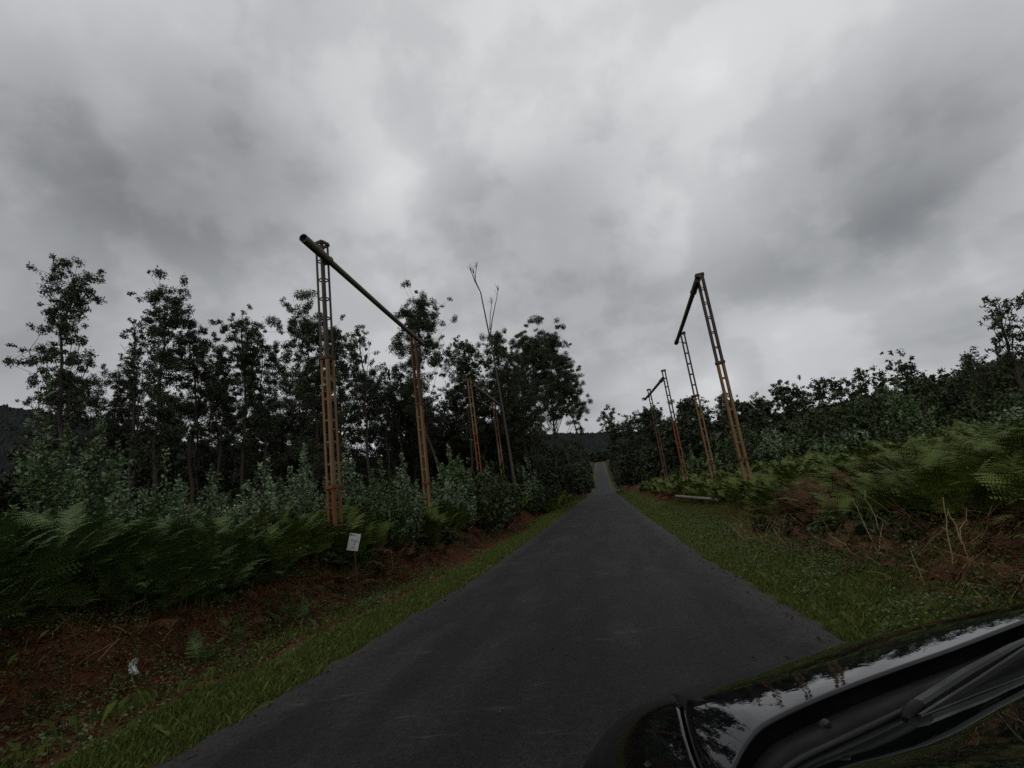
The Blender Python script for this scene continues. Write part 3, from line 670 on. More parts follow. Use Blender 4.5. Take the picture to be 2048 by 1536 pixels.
# ------------------------------------------------------------------ masses of vegetation nobody could count
def clear_spot(x, y): return (np.hypot(x + 6.83, (y - 11.6) * .7) > .95) & (np.hypot(x + 6.8, (y - 6.0) * .8) > .8)   # nothing grows over the notice or the litter
def left_keep(x, y): return (x < -7.6 + .6 * wob(x * .2, y * .75)) & clear_spot(x, y)
def right_keep(x, y): return (x > 5.05 - .35 * np.clip((13 - y) / 4, 0, 1) + .45 * wob(x * .3, y * .8)) & ~((x > 4.1) & (x < 5.3) & (y > 19) & (y < 37))
def build_ferns():
    rng = np.random.default_rng(11)
    mb = MB()
    p = scatter(720, -11.0, -7.2, -1, 10, rng, left_keep); p[:, 2] += rng.uniform(0, .4, len(p)) * np.clip((-p[:, 0] - 7.9) / 1.0, 0, 1); fern_patch(mb, p, rng.uniform(.75, 1.35, len(p)), 7, 'full', rng, .45, 20)
    p = scatter(190, -11.5, -7.5, -1, 14, rng, left_keep); fern_patch(mb, p, rng.uniform(.95, 1.4, len(p)), 5, 'full', rng, .5, 24, .5)
    p = scatter(50, -9.0, -7.75, 11.6, 14.5, rng, clear_spot); fern_patch(mb, p, rng.uniform(1.0, 1.5, len(p)), 6, 'full', rng, .45, 18)
    p = scatter(50, -7.9, -6.5, 1, 18, rng, clear_spot); fern_patch(mb, p, rng.uniform(.25, .6, len(p)), 4, 'full', rng, .5, 13, .7)
    p = scatter(420, -8.5, -7.0, -1, 20, rng, left_keep); fern_patch(mb, p, rng.uniform(.45, .95, len(p)), 6, 'full', rng, .42, 15, .7)
    p = scatter(420, -34, -16, 1, 24, rng); fern_patch(mb, p, rng.uniform(.9, 1.4, len(p)), 5, 'mid', rng, .4, 14)
    p = scatter(420, -17, -10.5, 1, 12, rng); fern_patch(mb, p, rng.uniform(1.4, 1.9, len(p)), 5, 'mid', rng, .5, 14)
    o = mb.build('bracken', MAT['fern_cool']); tag(o, 'dense cool green bracken ferns covering the near left bank', 'ferns', kind='stuff')
    mb = MB()
    p = scatter(620, -13, -7.3, 10, 20, rng, left_keep); fern_patch(mb, p, rng.uniform(1.15, 1.7, len(p)), 5, 'full', rng, .45, 15)
    p = scatter(1100, -15, -6.9, 19, 45, rng, left_keep); fern_patch(mb, p, rng.uniform(1.1, 1.7, len(p)), 5, 'mid', rng, .45, 11)
    p = scatter(700, -12, -6.2, 45, 90, rng); fern_patch(mb, p, rng.uniform(1.2, 1.8, len(p)), 5, 'far', rng, .45, 8)
    o = mb.build('bracken', MAT['fern']); tag(o, 'yellower green bracken along the left bank beneath the masts', 'ferns', kind='stuff')
    mb = MB()
    p = scatter(640, 4.6, 12, 4, 16, rng, right_keep); fern_patch(mb, p, rng.uniform(.6, 1.15, len(p)), 6, 'full', rng, .5, 16)
    p = scatter(200, 5.0, 15, 7, 24, rng, right_keep); fern_patch(mb, p, rng.uniform(.95, 1.3, len(p)), 4, 'full', rng, .5, 18, .5)
    p = scatter(750, 4.6, 17, 8, 21, rng, right_keep); fern_patch(mb, p, rng.uniform(.6, 1.1, len(p)), 6, 'full', rng, .52, 15)
    p = scatter(1500, 4.6, 24, 17, 36, rng, right_keep); fern_patch(mb, p, rng.uniform(.9, 1.4, len(p)), 5, 'mid', rng, .52, 11)
    p = scatter(900, 4.6, 14, 34, 75, rng, right_keep); fern_patch(mb, p, rng.uniform(.9, 1.5, len(p)), 5, 'far', rng, .45, 8)
    p = scatter(300, 5.3, 6.8, 15, 40, rng); fern_patch(mb, p, rng.uniform(.4, .9, len(p)), 5, 'mid', rng, .45, 12)
    p = scatter(360, 4.4, 6.2, 5, 18, rng, lambda x, y: x > 4.7 + .4 * wob(x * .3, y * .8)); fern_patch(mb, p, rng.uniform(.4, .8, len(p)), 5, 'full', rng, .5, 14, .7)
    o = mb.build('bracken', MAT['fern']); tag(o, 'bright green bracken slope covering the right bank', 'ferns', kind='stuff')
    # dead brown fronds hanging over the cut banks
    mb = MB()
    def dead(n, x0, x1, y0, y1, keep=None, l0=.5, l1=1.1, mode='full'):
        q = scatter(n, x0, x1, y0, y1, rng, keep); n = len(q); q[:, 2] += rng.uniform(.0, .25, n)
        fronds(mb, q, rng.uniform(0, 6.28, n), rng.uniform(.5, 1.5, n), rng.uniform(l0, l1, n), rng.uniform(.4, 1.5, n), rng, mode, 10, .4, .25)
    dead(240, -8.3, -6.6, 1, 14, l0=.25, l1=.6); dead(620, -8.4, -7.0, 1, 20, l0=.3, l1=.8); dead(380, -8.6, -6.8, 12, 40, mode='mid')
    dead(560, 3.5, 5.2, 4.5, 12, l0=.18, l1=.5); dead(260, 4.4, 6.0, 11, 17, l0=.35, l1=.8); dead(200, 4.6, 6.2, 17, 45, lambda x, y: (x > 5.35) | (y > 37), mode='mid')
    q = scatter(240, 4.5, 5.7, 11.5, 16, rng); q[:, 2] += rng.uniform(.1, .7, len(q))
    fronds(mb, q, rng.uniform(0, 6.28, len(q)), rng.uniform(.6, 1.7, len(q)), rng.uniform(.5, .9, len(q)), rng.uniform(.4, 1.3, len(q)), rng, 'full', 9, .45, .25)
    mb2 = MB()
    for k in range(800):
        lft = k % 3 == 0
        q = scatter(1, *((-8.4, -6.8, 2, 16) if lft else (3.5, 5.6, 5, 17)), rng)[0]; ln = rng.uniform(.25, .9)
        a = rng.uniform(0, 6.28); e = q + np.array([np.cos(a) * ln * .6, np.sin(a) * ln * .6, ln * rng.uniform(.1, .85)])
        (mb2 if k % 2 else mb).tube(curve_pts(q, e, 4, .03, rng, .012), [.005, .0045, .004, .002], 3, tint=float(rng.uniform(.5, 1.0)), caps=False)
    tag(mb2.build('dry_stems', MAT['stalk']), 'thin tan dead stems poking from the brown bracken on the banks', 'stems', kind='stuff')
    o = mb.build('dead_bracken', MAT['deadfern']); tag(o, 'rust brown dead bracken hanging on the cut banks on both sides', 'ferns', kind='stuff')
build_ferns()

def build_grass():
    rng = np.random.default_rng(12)
    def blades(mb, p, h, w_, tb, tv, droop=.6):
        n = len(p); a = rng.uniform(0, 6.28, n); ln = rng.uniform(.2, 1.2, n) * droop
        s = np.stack([np.cos(a), np.sin(a), 0 * a], -1); f = np.stack([-np.sin(a), np.cos(a), 0 * a], -1)
        h = h[:, None]; w_ = w_[:, None] if np.ndim(w_) else w_
        m = p + f * h * ln[:, None] * .35 + np.array([0, 0, .6]) * h; t = p + f * h * ln[:, None] + np.array([0, 0, 1.0]) * h * (1 - .35 * ln[:, None])
        V = np.stack([p - s * w_, p + s * w_, m + s * w_ * .7, t, m - s * w_ * .7], 1).reshape(-1, 3)
        mb.add(V, np.arange(5 * n).reshape(n, 5), np.repeat(np.clip(rng.normal(tb, tv, n), 0, 1), 5))
    mb = MB()
    def lk(x, y): return (x < -4.12 + .16 * wob(x, y, 1.7)) & (x > -5.2 + .3 * wob(x, y, .7))
    def lk2(x, y): return (x < -4.2) & (x > -6.1)
    def lk3(x, y): return (x < -5.5) & (rng.random(len(x)) < np.clip((x + 8.0) / 2.5, 0.02, 1) * np.clip(.5 + wob(x, y, 1.4), 0, 1))
    p = scatter(120000, -6.5, -3.9, 2, 14, rng, lk); blades(mb, p, rng.gamma(3, .016, len(p)) + .015, rng.uniform(.0022, .0048, len(p)), .45, .26)
    p = scatter(42000, -6.6, -3.9, 14, 34, rng, lk); blades(mb, p, rng.gamma(4, .022, len(p)) + .03, rng.uniform(.006, .011, len(p)), .5, .22)
    p = scatter(30000, -6.6, -4, 34, 110, rng, lk2); blades(mb, p, rng.gamma(4, .035, len(p)) + .04, rng.uniform(.012, .025, len(p)), .5, .22)
    p = scatter(12000, -8, -5.5, 2, 16, rng, lk3); blades(mb, p, rng.gamma(4, .025, len(p)) + .03, rng.uniform(.003, .007, len(p)), .35, .25)
    tag(mb.build('grass', MAT['grass']), 'short yellow-green grass strip along the left road edge', 'grass', kind='stuff')
    mb = MB()
    def rk(x, y): return (x > 2.2 + .16 * wob(x, y, 1.7)) & (rng.random(len(x)) < np.clip(1.4 - (x - 2.2) / 2.0, .04, 1) * np.clip(.6 + .6 * wob(x, y, 1.3), .15, 1))
    p = scatter(95000, 2, 5.3, 3, 14, rng, rk); blades(mb, p, rng.gamma(3, .019, len(p)) + .02, rng.uniform(.002, .005, len(p)), .42, .25)
    p = scatter(60000, 2, 5.4, 14, 36, rng, rk); blades(mb, p, rng.gamma(4, .013, len(p)) + .02, rng.uniform(.006, .012, len(p)), .48, .25)
    p = scatter(16000, 3.8, 6.0, 16, 38, rng); blades(mb, p, rng.gamma(4, .016, len(p)) + .02, rng.uniform(.006, .012, len(p)), .45, .25)
    p = scatter(30000, 2.1, 5.5, 36, 120, rng, rk); blades(mb, p, rng.gamma(4, .025, len(p)) + .03, rng.uniform(.012, .025, len(p)), .5, .22)
    tag(mb.build('grass', MAT['grass']), 'grass growing along the right road edge', 'grass', kind='stuff')
    mb = MB()
    def weeds(p, nl, spread, hh, ll):
        n = len(p); c = np.repeat(p, nl, 0); m = len(c)
        c = c + np.stack([rng.normal(0, spread, m), rng.normal(0, spread, m), rng.uniform(.02, 1, m) ** 1.3 * np.repeat(rng.uniform(.4, 1.3, n) * hh, nl)], -1)
        d = rng.normal(0, 1, (m, 3)) * np.array([1, 1, .3]); L = rng.uniform(.6, 1.4, m) * ll
        tb = np.repeat(rng.normal(.48, .2, n), nl)
        leaf_cards(mb, c, d, L, L * rng.uniform(.45, .75, m), np.clip(tb + rng.normal(0, .13, m), 0, 1), rng)
    def wk(x, y): return (x > 2.4) & (rng.random(len(x)) < np.clip(.35 + .75 * wob(x, y, .9), .04, 1) * np.clip(1.25 - (x - 3.4 - .9 * np.clip((y - 9) / 5, 0, 1)) * .8, .12, 1))
    weeds(scatter(4600, 2.4, 5.6, 3.5, 14, rng, wk), 16, .07, .22, .034)
    weeds(scatter(2000, 2.5, 4.4, 14, 36, rng, wk), 12, .10, .13, .055)
    def wl(x, y): return rng.random(len(x)) < np.clip(.15 + .8 * wob(x, y, 1.1), .03, 1)
    weeds(scatter(2200, -8.2, -6.2, 2, 14, rng), 10, .05, .16, .035)
    weeds(scatter(2600, -8.0, -5.1, 2, 14, rng, wl), 13, .07, .2, .04)
    weeds(scatter(1400, -8.2, -5.8, 14, 36, rng, wl), 11, .1, .24, .08)
    tag(mb.build('weeds', MAT['weed']), 'low broad-leaved weeds on the verges and cut banks', 'weeds', kind='stuff')
    mb = MB()
    q = np.vstack([scatter(34000, -8.3, -5.5, 2, 16, rng), scatter(22000, 2.4, 5.8, 4, 18, rng), scatter(9000, -8.6, -5.7, 16, 40, rng), scatter(6000, 2.6, 5.8, 16, 40, rng), scatter(1100, -4.4, -3.85, 2, 16, rng), scatter(900, 1.95, 2.45, 4, 18, rng), scatter(130, -3.9, 2.0, 3, 14, rng)]); q[:, 2] += np.where((q[:, 0] > -4.3) & (q[:, 0] < 2.3), .035 + .05 * (1 - ((q[:, 0] + .98) / 3.25) ** 2), 0); q[:, 2] += .012
    L = rng.gamma(3, .014, len(q)) + .012; dd = rng.normal(0, 1, (len(q), 3)) * np.array([1, 1, .22])
    onr = (q[:, 0] > -4.4) & (q[:, 0] < 2.45); L = np.where(onr, L * .6, L)
    leaf_cards(mb, q, dd, L, L * rng.uniform(.15, .6, len(q)), np.where(onr, rng.random(len(q)) * .45, rng.random(len(q))), rng)
    tag(mb.build('leaf_litter', MAT['deadfern']), 'brown leaf litter and bark scraps on the red cut banks', 'leaf litter', kind='stuff')
build_grass()

def build_scrub():
    rng = np.random.default_rng(13)
    def bushes(mb, wb, pts, h0, h1, r0, r1, per=.9):
        for q in pts:
            h = rng.uniform(h0, h1); k = np.clip(math.hypot(q[0], q[1]) / 15, 1, 3.2)
            shoots(wb, mb, q - np.array([0, 0, .05]), int(rng.integers(9, 15)), h, h * rng.uniform(r0, r1), (0, 0), .15 * k, .075 * k, int(70 * per), rng, tb=rng.normal(.42, .12), start=.05)
    mb, wb = MB(), MB()
    def k1(x, y): return x > -np.maximum(14, y * 1.35)
    bushes(mb, wb, scatter(190, -40, -9.5, 13, 42, rng, k1), 1.4, 3.2, .35, .6)
    bushes(mb, wb, scatter(120, -34, -7.5, 30, 60, rng), 2.0, 4.5, .35, .6)
    bushes(mb, wb, scatter(26, -9.6, -6.9, 27, 38.5, rng), 2.0, 4.2, .3, .5)
    bushes(mb, wb, scatter(40, -8.6, -7.2, 4, 22, rng, clear_spot), .35, .8, .5, .9)
    o = mb.build('undergrowth', MAT['scrub']); tag(o, 'dark leafy undergrowth beneath the left eucalyptus trees', 'undergrowth', kind='stuff'); tag(wb.build('undergrowth_stems', MAT['bark'], o))
    mb, wb = MB(), MB()
    def k2(x, y): return (x < y * .95 + 3) & (x > 6.6 + y * .02)
    bushes(mb, wb, scatter(210, 7, 40, 24, 62, rng, k2), 1.0, 2.6, .4, .7)
    bushes(mb, wb, scatter(55, 4.3, 5.9, 8, 17, rng), .25, .55, .5, .9)
    o = mb.build('undergrowth', MAT['scrub']); tag(o, 'dark scrub on the slope above the right bracken', 'undergrowth', kind='stuff'); tag(wb.build('undergrowth_stems', MAT['bark'], o))
    # woods: packed crowns down to the ground, with trunks
    def wood(name, lab, pts, hs, rs, leaf, per, ll, lw):
        cr, tr = MB(), MB(); cs = []; rr = []
        for q, h, r in zip(pts, hs, rs):
            k = int(5 + h * .9)
            for i in range(k):
                s = (i + .5) / k; a = i * 2.4 + rng.uniform(-.5, .5); d = r * rng.random() ** .5 * (1 - .55 * s ** 2)
                cs.append([q[0] + d * np.cos(a), q[1] + d * np.sin(a), q[2] + h * (.08 + .9 * s)]); rr.append(r * rng.uniform(.32, .5))
            tr.tube(np.array([[q[0], q[1], q[2] - .2], [q[0] + rng.normal(0, .2), q[1], q[2] + h * .5], [q[0], q[1], q[2] + h * .93]]), [.16, .11, .04], 5, caps=False)
        clump_leaves(cr, np.array(cs), np.array(rr), per, ll, lw, rng, .75, tb=.42)
        o = cr.build(name, MAT[leaf]); tag(o, lab, 'woods', kind='stuff'); tag(tr.build('woodland_trunks', MAT['bark'], o))
    n = 150; y = rng.uniform(62, 330, n); x = -5.6 - rng.gamma(1.6, 5.5, n) - np.clip(90 - y, 0, 40) * .05
    p = np.stack([x, y, gz(x, y)], -1); h = np.clip(rng.normal(9, 2.5, n), 4, 14) * np.clip(.5 + (-x - 4) / 14, .45, 1.0)
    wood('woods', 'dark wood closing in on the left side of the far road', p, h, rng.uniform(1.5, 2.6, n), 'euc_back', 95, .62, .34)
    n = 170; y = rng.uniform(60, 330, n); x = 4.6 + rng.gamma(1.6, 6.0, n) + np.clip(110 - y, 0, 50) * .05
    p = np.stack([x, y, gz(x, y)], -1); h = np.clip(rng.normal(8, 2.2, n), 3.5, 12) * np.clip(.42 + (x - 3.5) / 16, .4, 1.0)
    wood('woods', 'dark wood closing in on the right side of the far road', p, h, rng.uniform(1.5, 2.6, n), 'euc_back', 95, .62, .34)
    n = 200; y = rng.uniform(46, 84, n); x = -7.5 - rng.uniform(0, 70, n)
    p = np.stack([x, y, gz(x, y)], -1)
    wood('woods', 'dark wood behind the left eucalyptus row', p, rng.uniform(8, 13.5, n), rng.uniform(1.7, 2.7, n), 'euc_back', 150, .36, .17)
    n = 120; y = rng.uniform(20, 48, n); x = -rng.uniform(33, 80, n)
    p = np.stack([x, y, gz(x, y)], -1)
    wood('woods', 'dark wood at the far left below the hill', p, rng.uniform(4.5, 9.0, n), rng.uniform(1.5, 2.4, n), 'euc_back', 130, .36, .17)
    n = 90; y = rng.uniform(515, 620, n); x = rng.uniform(-75, 75, n)
    p = np.stack([x, y, gz(x, y)], -1)
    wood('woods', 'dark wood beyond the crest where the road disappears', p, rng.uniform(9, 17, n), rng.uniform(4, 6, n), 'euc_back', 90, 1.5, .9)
    n = 520; y = rng.uniform(46, 110, n); x = rng.uniform(11, 85, n); k = x < y * .9 + 12; x, y = x[k], y[k]; n = len(x)
    p = np.stack([x, y, gz(x, y)], -1)
    wood('woods', 'wooded hillside rising to the right skyline', p, rng.uniform(2.4, 5.0, n), rng.uniform(1.2, 2.2, n), 'scrub', 120, .34, .17)
build_scrub()

# ------------------------------------------------------------------ rusted lattice portals
MAT['steel_dark'] = plain_mat('weathered_dark_steel', (0.065, 0.047, 0.04), 0.75, 0.3, 0.55, 5.0)
MAT['rust_tan'] = plain_mat('tan_rusted_steel', (0.19, 0.115, 0.06), 0.85, 0.2, 0.45, 4.0)
MAT['rust_red'] = plain_mat('red_rusted_steel', (0.17, 0.065, 0.032), 0.85, 0.2, 0.4, 4.0)
MAT['rust_brown'] = plain_mat('brown_rusted_steel', (0.10, 0.055, 0.035), 0.85, 0.2, 0.5, 4.0)
MAT['pipe'] = plain_mat('lichened_grey_pipe', (0.125, 0.115, 0.095), 0.8, 0.25, 0.5, 2.5)
MAT['pipe_dark'] = plain_mat('pipe_end', (0.05, 0.046, 0.04), 0.8, 0.2, 0.4, 6.0)

def lattice(mb, a, z0, z1, bay, leg=.088, rung=.05):
    """square mast section of four angle irons joined by flat rungs"""
    h = a / 2
    for sx in (-1, 1):
        for sy in (-1, 1):
            x, y = sx * h, sy * h; t = .010
            mb.box((min(x, x - sx * leg), min(y, y - sy * t), z0), (max(x, x - sx * leg), max(y, y - sy * t), z1))
            mb.box((min(x, x - sx * t), min(y - sy * t, y - sy * leg), z0), (max(x, x - sx * t), max(y - sy * t, y - sy * leg), z1))
    n = max(1, int(round((z1 - z0) / bay)))
    for k in range(n + 1):
        z = z0 + (z1 - z0) * k / n; z = min(max(z, z0 + rung / 2), z1 - rung / 2)
        for s in (-1, 1):
            mb.box((-h + leg + .001, s * h - (.008 if s > 0 else 0) - s * .012, z - rung / 2), (h - leg - .001, s * h + (.008 if s < 0 else 0) - s * .012, z + rung / 2))
            mb.box((s * h - (.008 if s > 0 else 0) - s * .012, -h + leg + .001, z - rung / 2), (s * h + (.008 if s < 0 else 0) - s * .012, h - leg - .001, z + rung / 2))

def ring(mb, a, z, hgt, w=.05):
    h = a / 2 + .012
    for s in (-1, 1):
        mb.box((-h, s * h - w / 2, z), (h, s * h + w / 2, z + hgt)); mb.box((s * h - w / 2, -h + w / 2, z + .002), (s * h + w / 2, h - w / 2, z + hgt - .002))

def mast(root, org, x, y, ztop, rot, sec, bay, a, mats):
    """one lattice mast: bottom length is the part's own mesh, upper lengths and plates hang below it"""
    g = float(gz(x, y)) - .3; H = ztop - g
    cuts = [H, H - sec, H - 2 * sec]; cuts = [c for c in cuts if c > .4] + [0.0]
    mb = MB(); lattice(mb, a, cuts[-1], cuts[-2] - .004, bay)
    post = mb.build('lattice_mast', MAT[mats[len(cuts) - 2]], root); post.location = Vector((x, y, g)) - Vector(org); post.rotation_euler = (0, 0, rot)
    for k in range(len(cuts) - 2):
        m2 = MB(); lattice(m2, a, cuts[k + 1] + .004, cuts[k], bay); m2.build('mast_section', MAT[mats[k]], post)
        m3 = MB(); ring(m3, a, cuts[k + 1] - .05, .10); m3.build('splice_collar', MAT['rust_brown' if mats[k + 1] != 'rust_red' else 'rust_red'], post)
    m4 = MB(); ring(m4, a, H - .09, .10, .055); m4.build('top_frame', MAT['steel_dark'], post)
    return post

def portal(label, m1, m2, b1, b2, sleeve, rad, mats1, mats2, rot, sec=4.05, bay=.675, a=.30, endknob=False):
    org = ((m1[0] + m2[0]) / 2, (m1[1] + m2[1]) / 2, float(gz((m1[0] + m2[0]) / 2, (m1[1] + m2[1]) / 2)))
    root = empty('lattice_portal', org); tag(root, label, 'portal', 'rusty lattice portals beside the road')
    mast(root, org, *m1, math.radians(rot[0]), sec, bay, a, mats1); mast(root, org, *m2, math.radians(rot[1]), sec, bay, a, mats2)
    p0 = np.array(b1) - org; p1 = np.array(b2) - org; d = (p1 - p0); L = np.linalg.norm(d); d /= L
    s = p0 + d * sleeve
    mb = MB(); mid = (s + p1) / 2 + np.array([0, 0, -.02 if L > 8 else 0])
    mb.tube([s - d * .1, (s + mid) / 2, mid, (mid + p1) / 2, p1], rad, 14)
    beam = mb.build('crossbeam', MAT['pipe'], root, True)
    ms = MB(); r2 = rad * 1.28; k = 16
    ms.tube([p0, s - d * .05, s], [r2, r2, r2], k, caps=False); ms.tube([s, s + d * .05, s + d * .08], [r2 * 1.12, r2 * 1.12, rad * 1.02], k, caps=False)
    ms.tube([p0 + d * .002, p0 + d * .5], [r2 * .86, r2 * .86], k, caps=False)
    pts = []
    ang = np.arange(k) * 2 * np.pi / k; refv = np.array([0, 0, 1.0]); aa = unit(np.cross(d, refv)); bb = np.cross(d, aa)
    for rr in (r2, r2 * .86): pts.append(p0 + rr * (np.cos(ang)[:, None] * aa + np.sin(ang)[:, None] * bb))
    j = np.arange(k); ms.add(np.vstack(pts), np.stack([j, (j + 1) % k, (j + 1) % k + k, j + k], -1))
    ms.build('sleeve', MAT['pipe'], beam, True)
    mp = MB(); mp.tube([p0 + d * .12, p0 + d * .125], [r2 * .85] * 2, k); mp.build('sleeve_plug', MAT['pipe_dark'], beam)
    me_ = MB()
    if endknob: me_.tube([p1 - d * .62, p1 - d * .6, p1 - d * .02, p1 + d * .02], [rad, rad * 1.22, rad * 1.22, rad * .9], 14)
    else: me_.tube([p1 - d * .05, p1 + d * .03, p1 + d * .06], [rad * 1.06, rad * 1.06, rad * .7], 14)
    me_.build('end_cap', MAT['pipe_dark'], beam, True)
    # bracket straps holding the beam to each mast
    for m in (m1, m2):
        q = p0 + d * ((m[1] - org[1] - p0[1]) / d[1]); mbk = MB(); ax = m[0] - org[0]
        mbk.box((min(q[0], ax), q[1] - .03, q[2] - rad * 1.5), (max(q[0], ax), q[1] + .03, q[2] - rad * 1.32)); mbk.build('bracket', MAT['steel_dark'], root)
    return root

portal('nearest left portal, tall mast carrying a long lichened pipe above the trees', (-7.95, 13.2, 10.62), (-8.72, 22.9, 10.7), (-7.66, 11.72, 9.96), (-8.30, 23.2, 9.97), 1.5, .105,
       ('steel_dark', 'rust_tan', 'rust_red'), ('rust_brown', 'rust_tan', 'rust_tan'), (-16, 4))
portal('nearer right portal with tan lower masts, its steep pipe outlined against the clouds', (5.6, 20.6, 9.81), (6.3, 29.7, 9.81), (5.36, 20.05, 9.42), (5.93, 30.3, 9.36), 1.5, .105,
       ('steel_dark', 'rust_tan', 'rust_tan'), ('steel_dark', 'rust_tan', 'rust_tan'), (-6, -14), a=.30, endknob=True)
portal('far right portal, smaller, with a red-brown near mast', (5.95, 37.4, 9.19), (5.45, 44.5, 9.05), (5.72, 36.9, 8.45), (5.16, 46.0, 8.42), .9, .105,
       ('steel_dark', 'rust_red', 'rust_tan'), ('steel_dark', 'rust_brown', 'rust_tan'), (-12, -5), a=.30)
portal('far left portal half lost among the left eucalyptus trunks, short sloping pipe', (-8.3, 32.2, 9.9), (-8.25, 39.6, 9.75), (-7.98, 31.8, 9.3), (-7.93, 40.3, 9.15), .6, .11,
       ('rust_tan', 'rust_red', 'rust_red'), ('rust_brown', 'rust_tan', 'rust_tan'), (14, 20), a=.30)

# ------------------------------------------------------------------ notice board, log, dry stalks, litter
def text_mesh(txt, size, mat, parent, loc, name='lettering'):
    cu = bpy.data.curves.new('lettering_curve', 'FONT'); cu.body = txt; cu.size = size; cu.align_x = 'CENTER'; cu.align_y = 'CENTER'; cu.extrude = .0008
    tmp = bpy.data.objects.new('tmp', cu); COL.objects.link(tmp)
    dg = bpy.context.evaluated_depsgraph_get(); me = bpy.data.meshes.new_from_object(tmp.evaluated_get(dg))
    bpy.data.objects.remove(tmp); bpy.data.curves.remove(cu)
    me.materials.clear(); me.materials.append(mat)
    o = bpy.data.objects.new(name, me); COL.objects.link(o); o.parent = parent; o.location = loc; return o

def build_sign():
    x, y = -6.83, 12.2; g = float(gz(x, y))
    root = empty('notice_sign', (x, y, g)); tag(root, 'small white notice board tilted on a stake in front of the left ferns', 'sign')
    st = MB(); st.tube([[0, .03, -.25], [0.0, .03, .6], [-.01, .03, .95 - g]], [.022, .02, .018], 6); st.build('stake', MAT['bark'], root)
    m, t, p = new_mat('white_board'); tc = t.n('ShaderNodeTexCoord'); n = t.noise(tc.outputs['Object'], 9, 5)
    t.link(t.mix(n.outputs['Fac'], (.36, .37, .355), (.50, .50, .485)), p.inputs['Base Color']); p.inputs['Roughness'].default_value = .55
    mb = MB(); mb.box((-.145, -.22, -.004), (.145, .22, .004)); b = mb.build('board', m, root)
    right = Vector((math.cos(math.radians(24)), math.sin(math.radians(24)), 0)); up = Vector((0, 0, 1)); nrm = right.cross(up)
    M = Matrix((right, up, nrm)).transposed() @ Matrix.Rotation(math.radians(-15), 3, 'Z')
    b.matrix_local = Matrix.Translation((0, 0, .93 - g)) @ M.to_4x4()
    teal = plain_mat('teal_print', (.05, .11, .10), .6, .3, .1); black = plain_mat('black_print', (.03, .03, .03), .6, .3, .1); brown = plain_mat('brown_print', (.17, .10, .08), .6, .3, .1)
    text_mesh('Rego', .098, teal, b, (.02, .035, .0045)); text_mesh('B', .075, black, b, (.02, -.055, .0045)); text_mesh('Bor', .075, brown, b, (.02, -.14, .0045))
    lg = MB(); lg.box((-.128, .145, .0042), (-.095, .205, .0055)); lg.box((-.08, .180, .0042), (-.02, .190, .0052)); lg.box((-.08, .155, .0042), (.03, .168, .0052)); lg.build('emblem', black, b)
build_sign()

def build_log():
    a = np.array([5.1, 24.5, float(gz(5.1, 24.5)) + .16]); e = np.array([4.75, 35.5, float(gz(4.75, 35.5)) + .3])
    root = empty('fallen_pole', tuple((a + e) / 2)); tag(root, 'pale fallen pole lying in the grass on the right verge below the masts', 'pole')
    o = (a + e) / 2; d = unit(e - a); mb = MB(); n = 9
    pts = np.array([a + (e - a) * s for s in np.linspace(0, 1, n)])
    lift = max(0.0, float(np.max(gz(pts[:, 0], pts[:, 1]) + .30 - pts[:, 2]))); pts[:, 2] += lift; pts = pts - o
    mb.tube(pts, np.linspace(.075, .10, n), 10); mb.build('log', MAT['log'], root, True)
    m2 = MB(); m2.tube([pts[-1] - d * .05, pts[-1] + d * .06], [.11, .11], 10); m2.build('end_band', MAT['rust_brown'], root)
build_log()

STALKS = [
    ([4.01, 8.69, -0.24], [3.88, 8.76, 0.76], 'thin dry stalk leaning left, left one of the close pair on the right bank'),
    ([4.19, 8.82, -0.21], [4.14, 8.84, 0.83], 'thin dry stalk leaning left, right one of the close pair on the right bank'),
    ([5.04, 9.92, 0.05], [5.2, 9.84, 0.94], 'straight upright pale stalk rising from a leafy tuft on the right bank'),
    ([4.07, 6.79, -0.14], [4.03, 6.82, 0.69], 'longest dry stalk leaning left across the lower right bank'),
    ([4.98, 7.32, 0.13], [4.61, 7.56, 0.53], 'dry stalk lying low at the right edge of the picture'),
    ([5.38, 7.75, 0.33], [5.09, 7.95, 1.05], 'upper dry stalk slanting across the ferns at the right edge'),
    ([3.84, 8.83, -0.28], [3.47, 8.98, 0.28], 'short forked dry stalk nearest the road on the right verge'),
    ([4.15, 7.94, -0.17], [4.14, 7.94, 0.14], 'short broken pale stump of stalk on the right bank'),
    ([3.99, 7.0, -0.16], [4.09, 6.94, 0.81], 'nearly upright dry stalk beside the longest leaning stalk'),
    ([5.74, 8.18, 0.47], [5.54, 8.32, 1.02], 'dry stalk farthest right, half hidden in green ferns'),
]
for i, (b, t_, lab) in enumerate(STALKS):
    rng = np.random.default_rng(300 + i); b = np.array(b); e = np.array(t_); dz = float(gz(b[0], b[1])) - .05 - b[2]; b[2] += dz; e[2] += dz * .5
    mb = MB(); p = curve_pts(np.zeros(3), e - b, 7, .02, rng, .012); mb.tube(p, np.linspace(.009, .004, 7), 5, caps=False)
    for k in range(3):
        q = p[2 + k]; mb.tube([q, q + np.array([rng.normal(0, .04), rng.normal(0, .04), rng.uniform(.03, .09)])], [.004, .002], 4, caps=False)
    o = mb.build('dry_stalk', MAT['stalk']); o.location = b; tag(o, lab, 'stalk', 'dry stalks on the right bank')
    if i == 2:
        l_ = MB(); c = p[2] + rng.normal(0, .09, (60, 3)); c[:, 2] += .05; leaf_cards(l_, c, rng.normal(size=(60, 3)), .08, .045, .7, rng); l_.build('foliage', MAT['weed'], o)

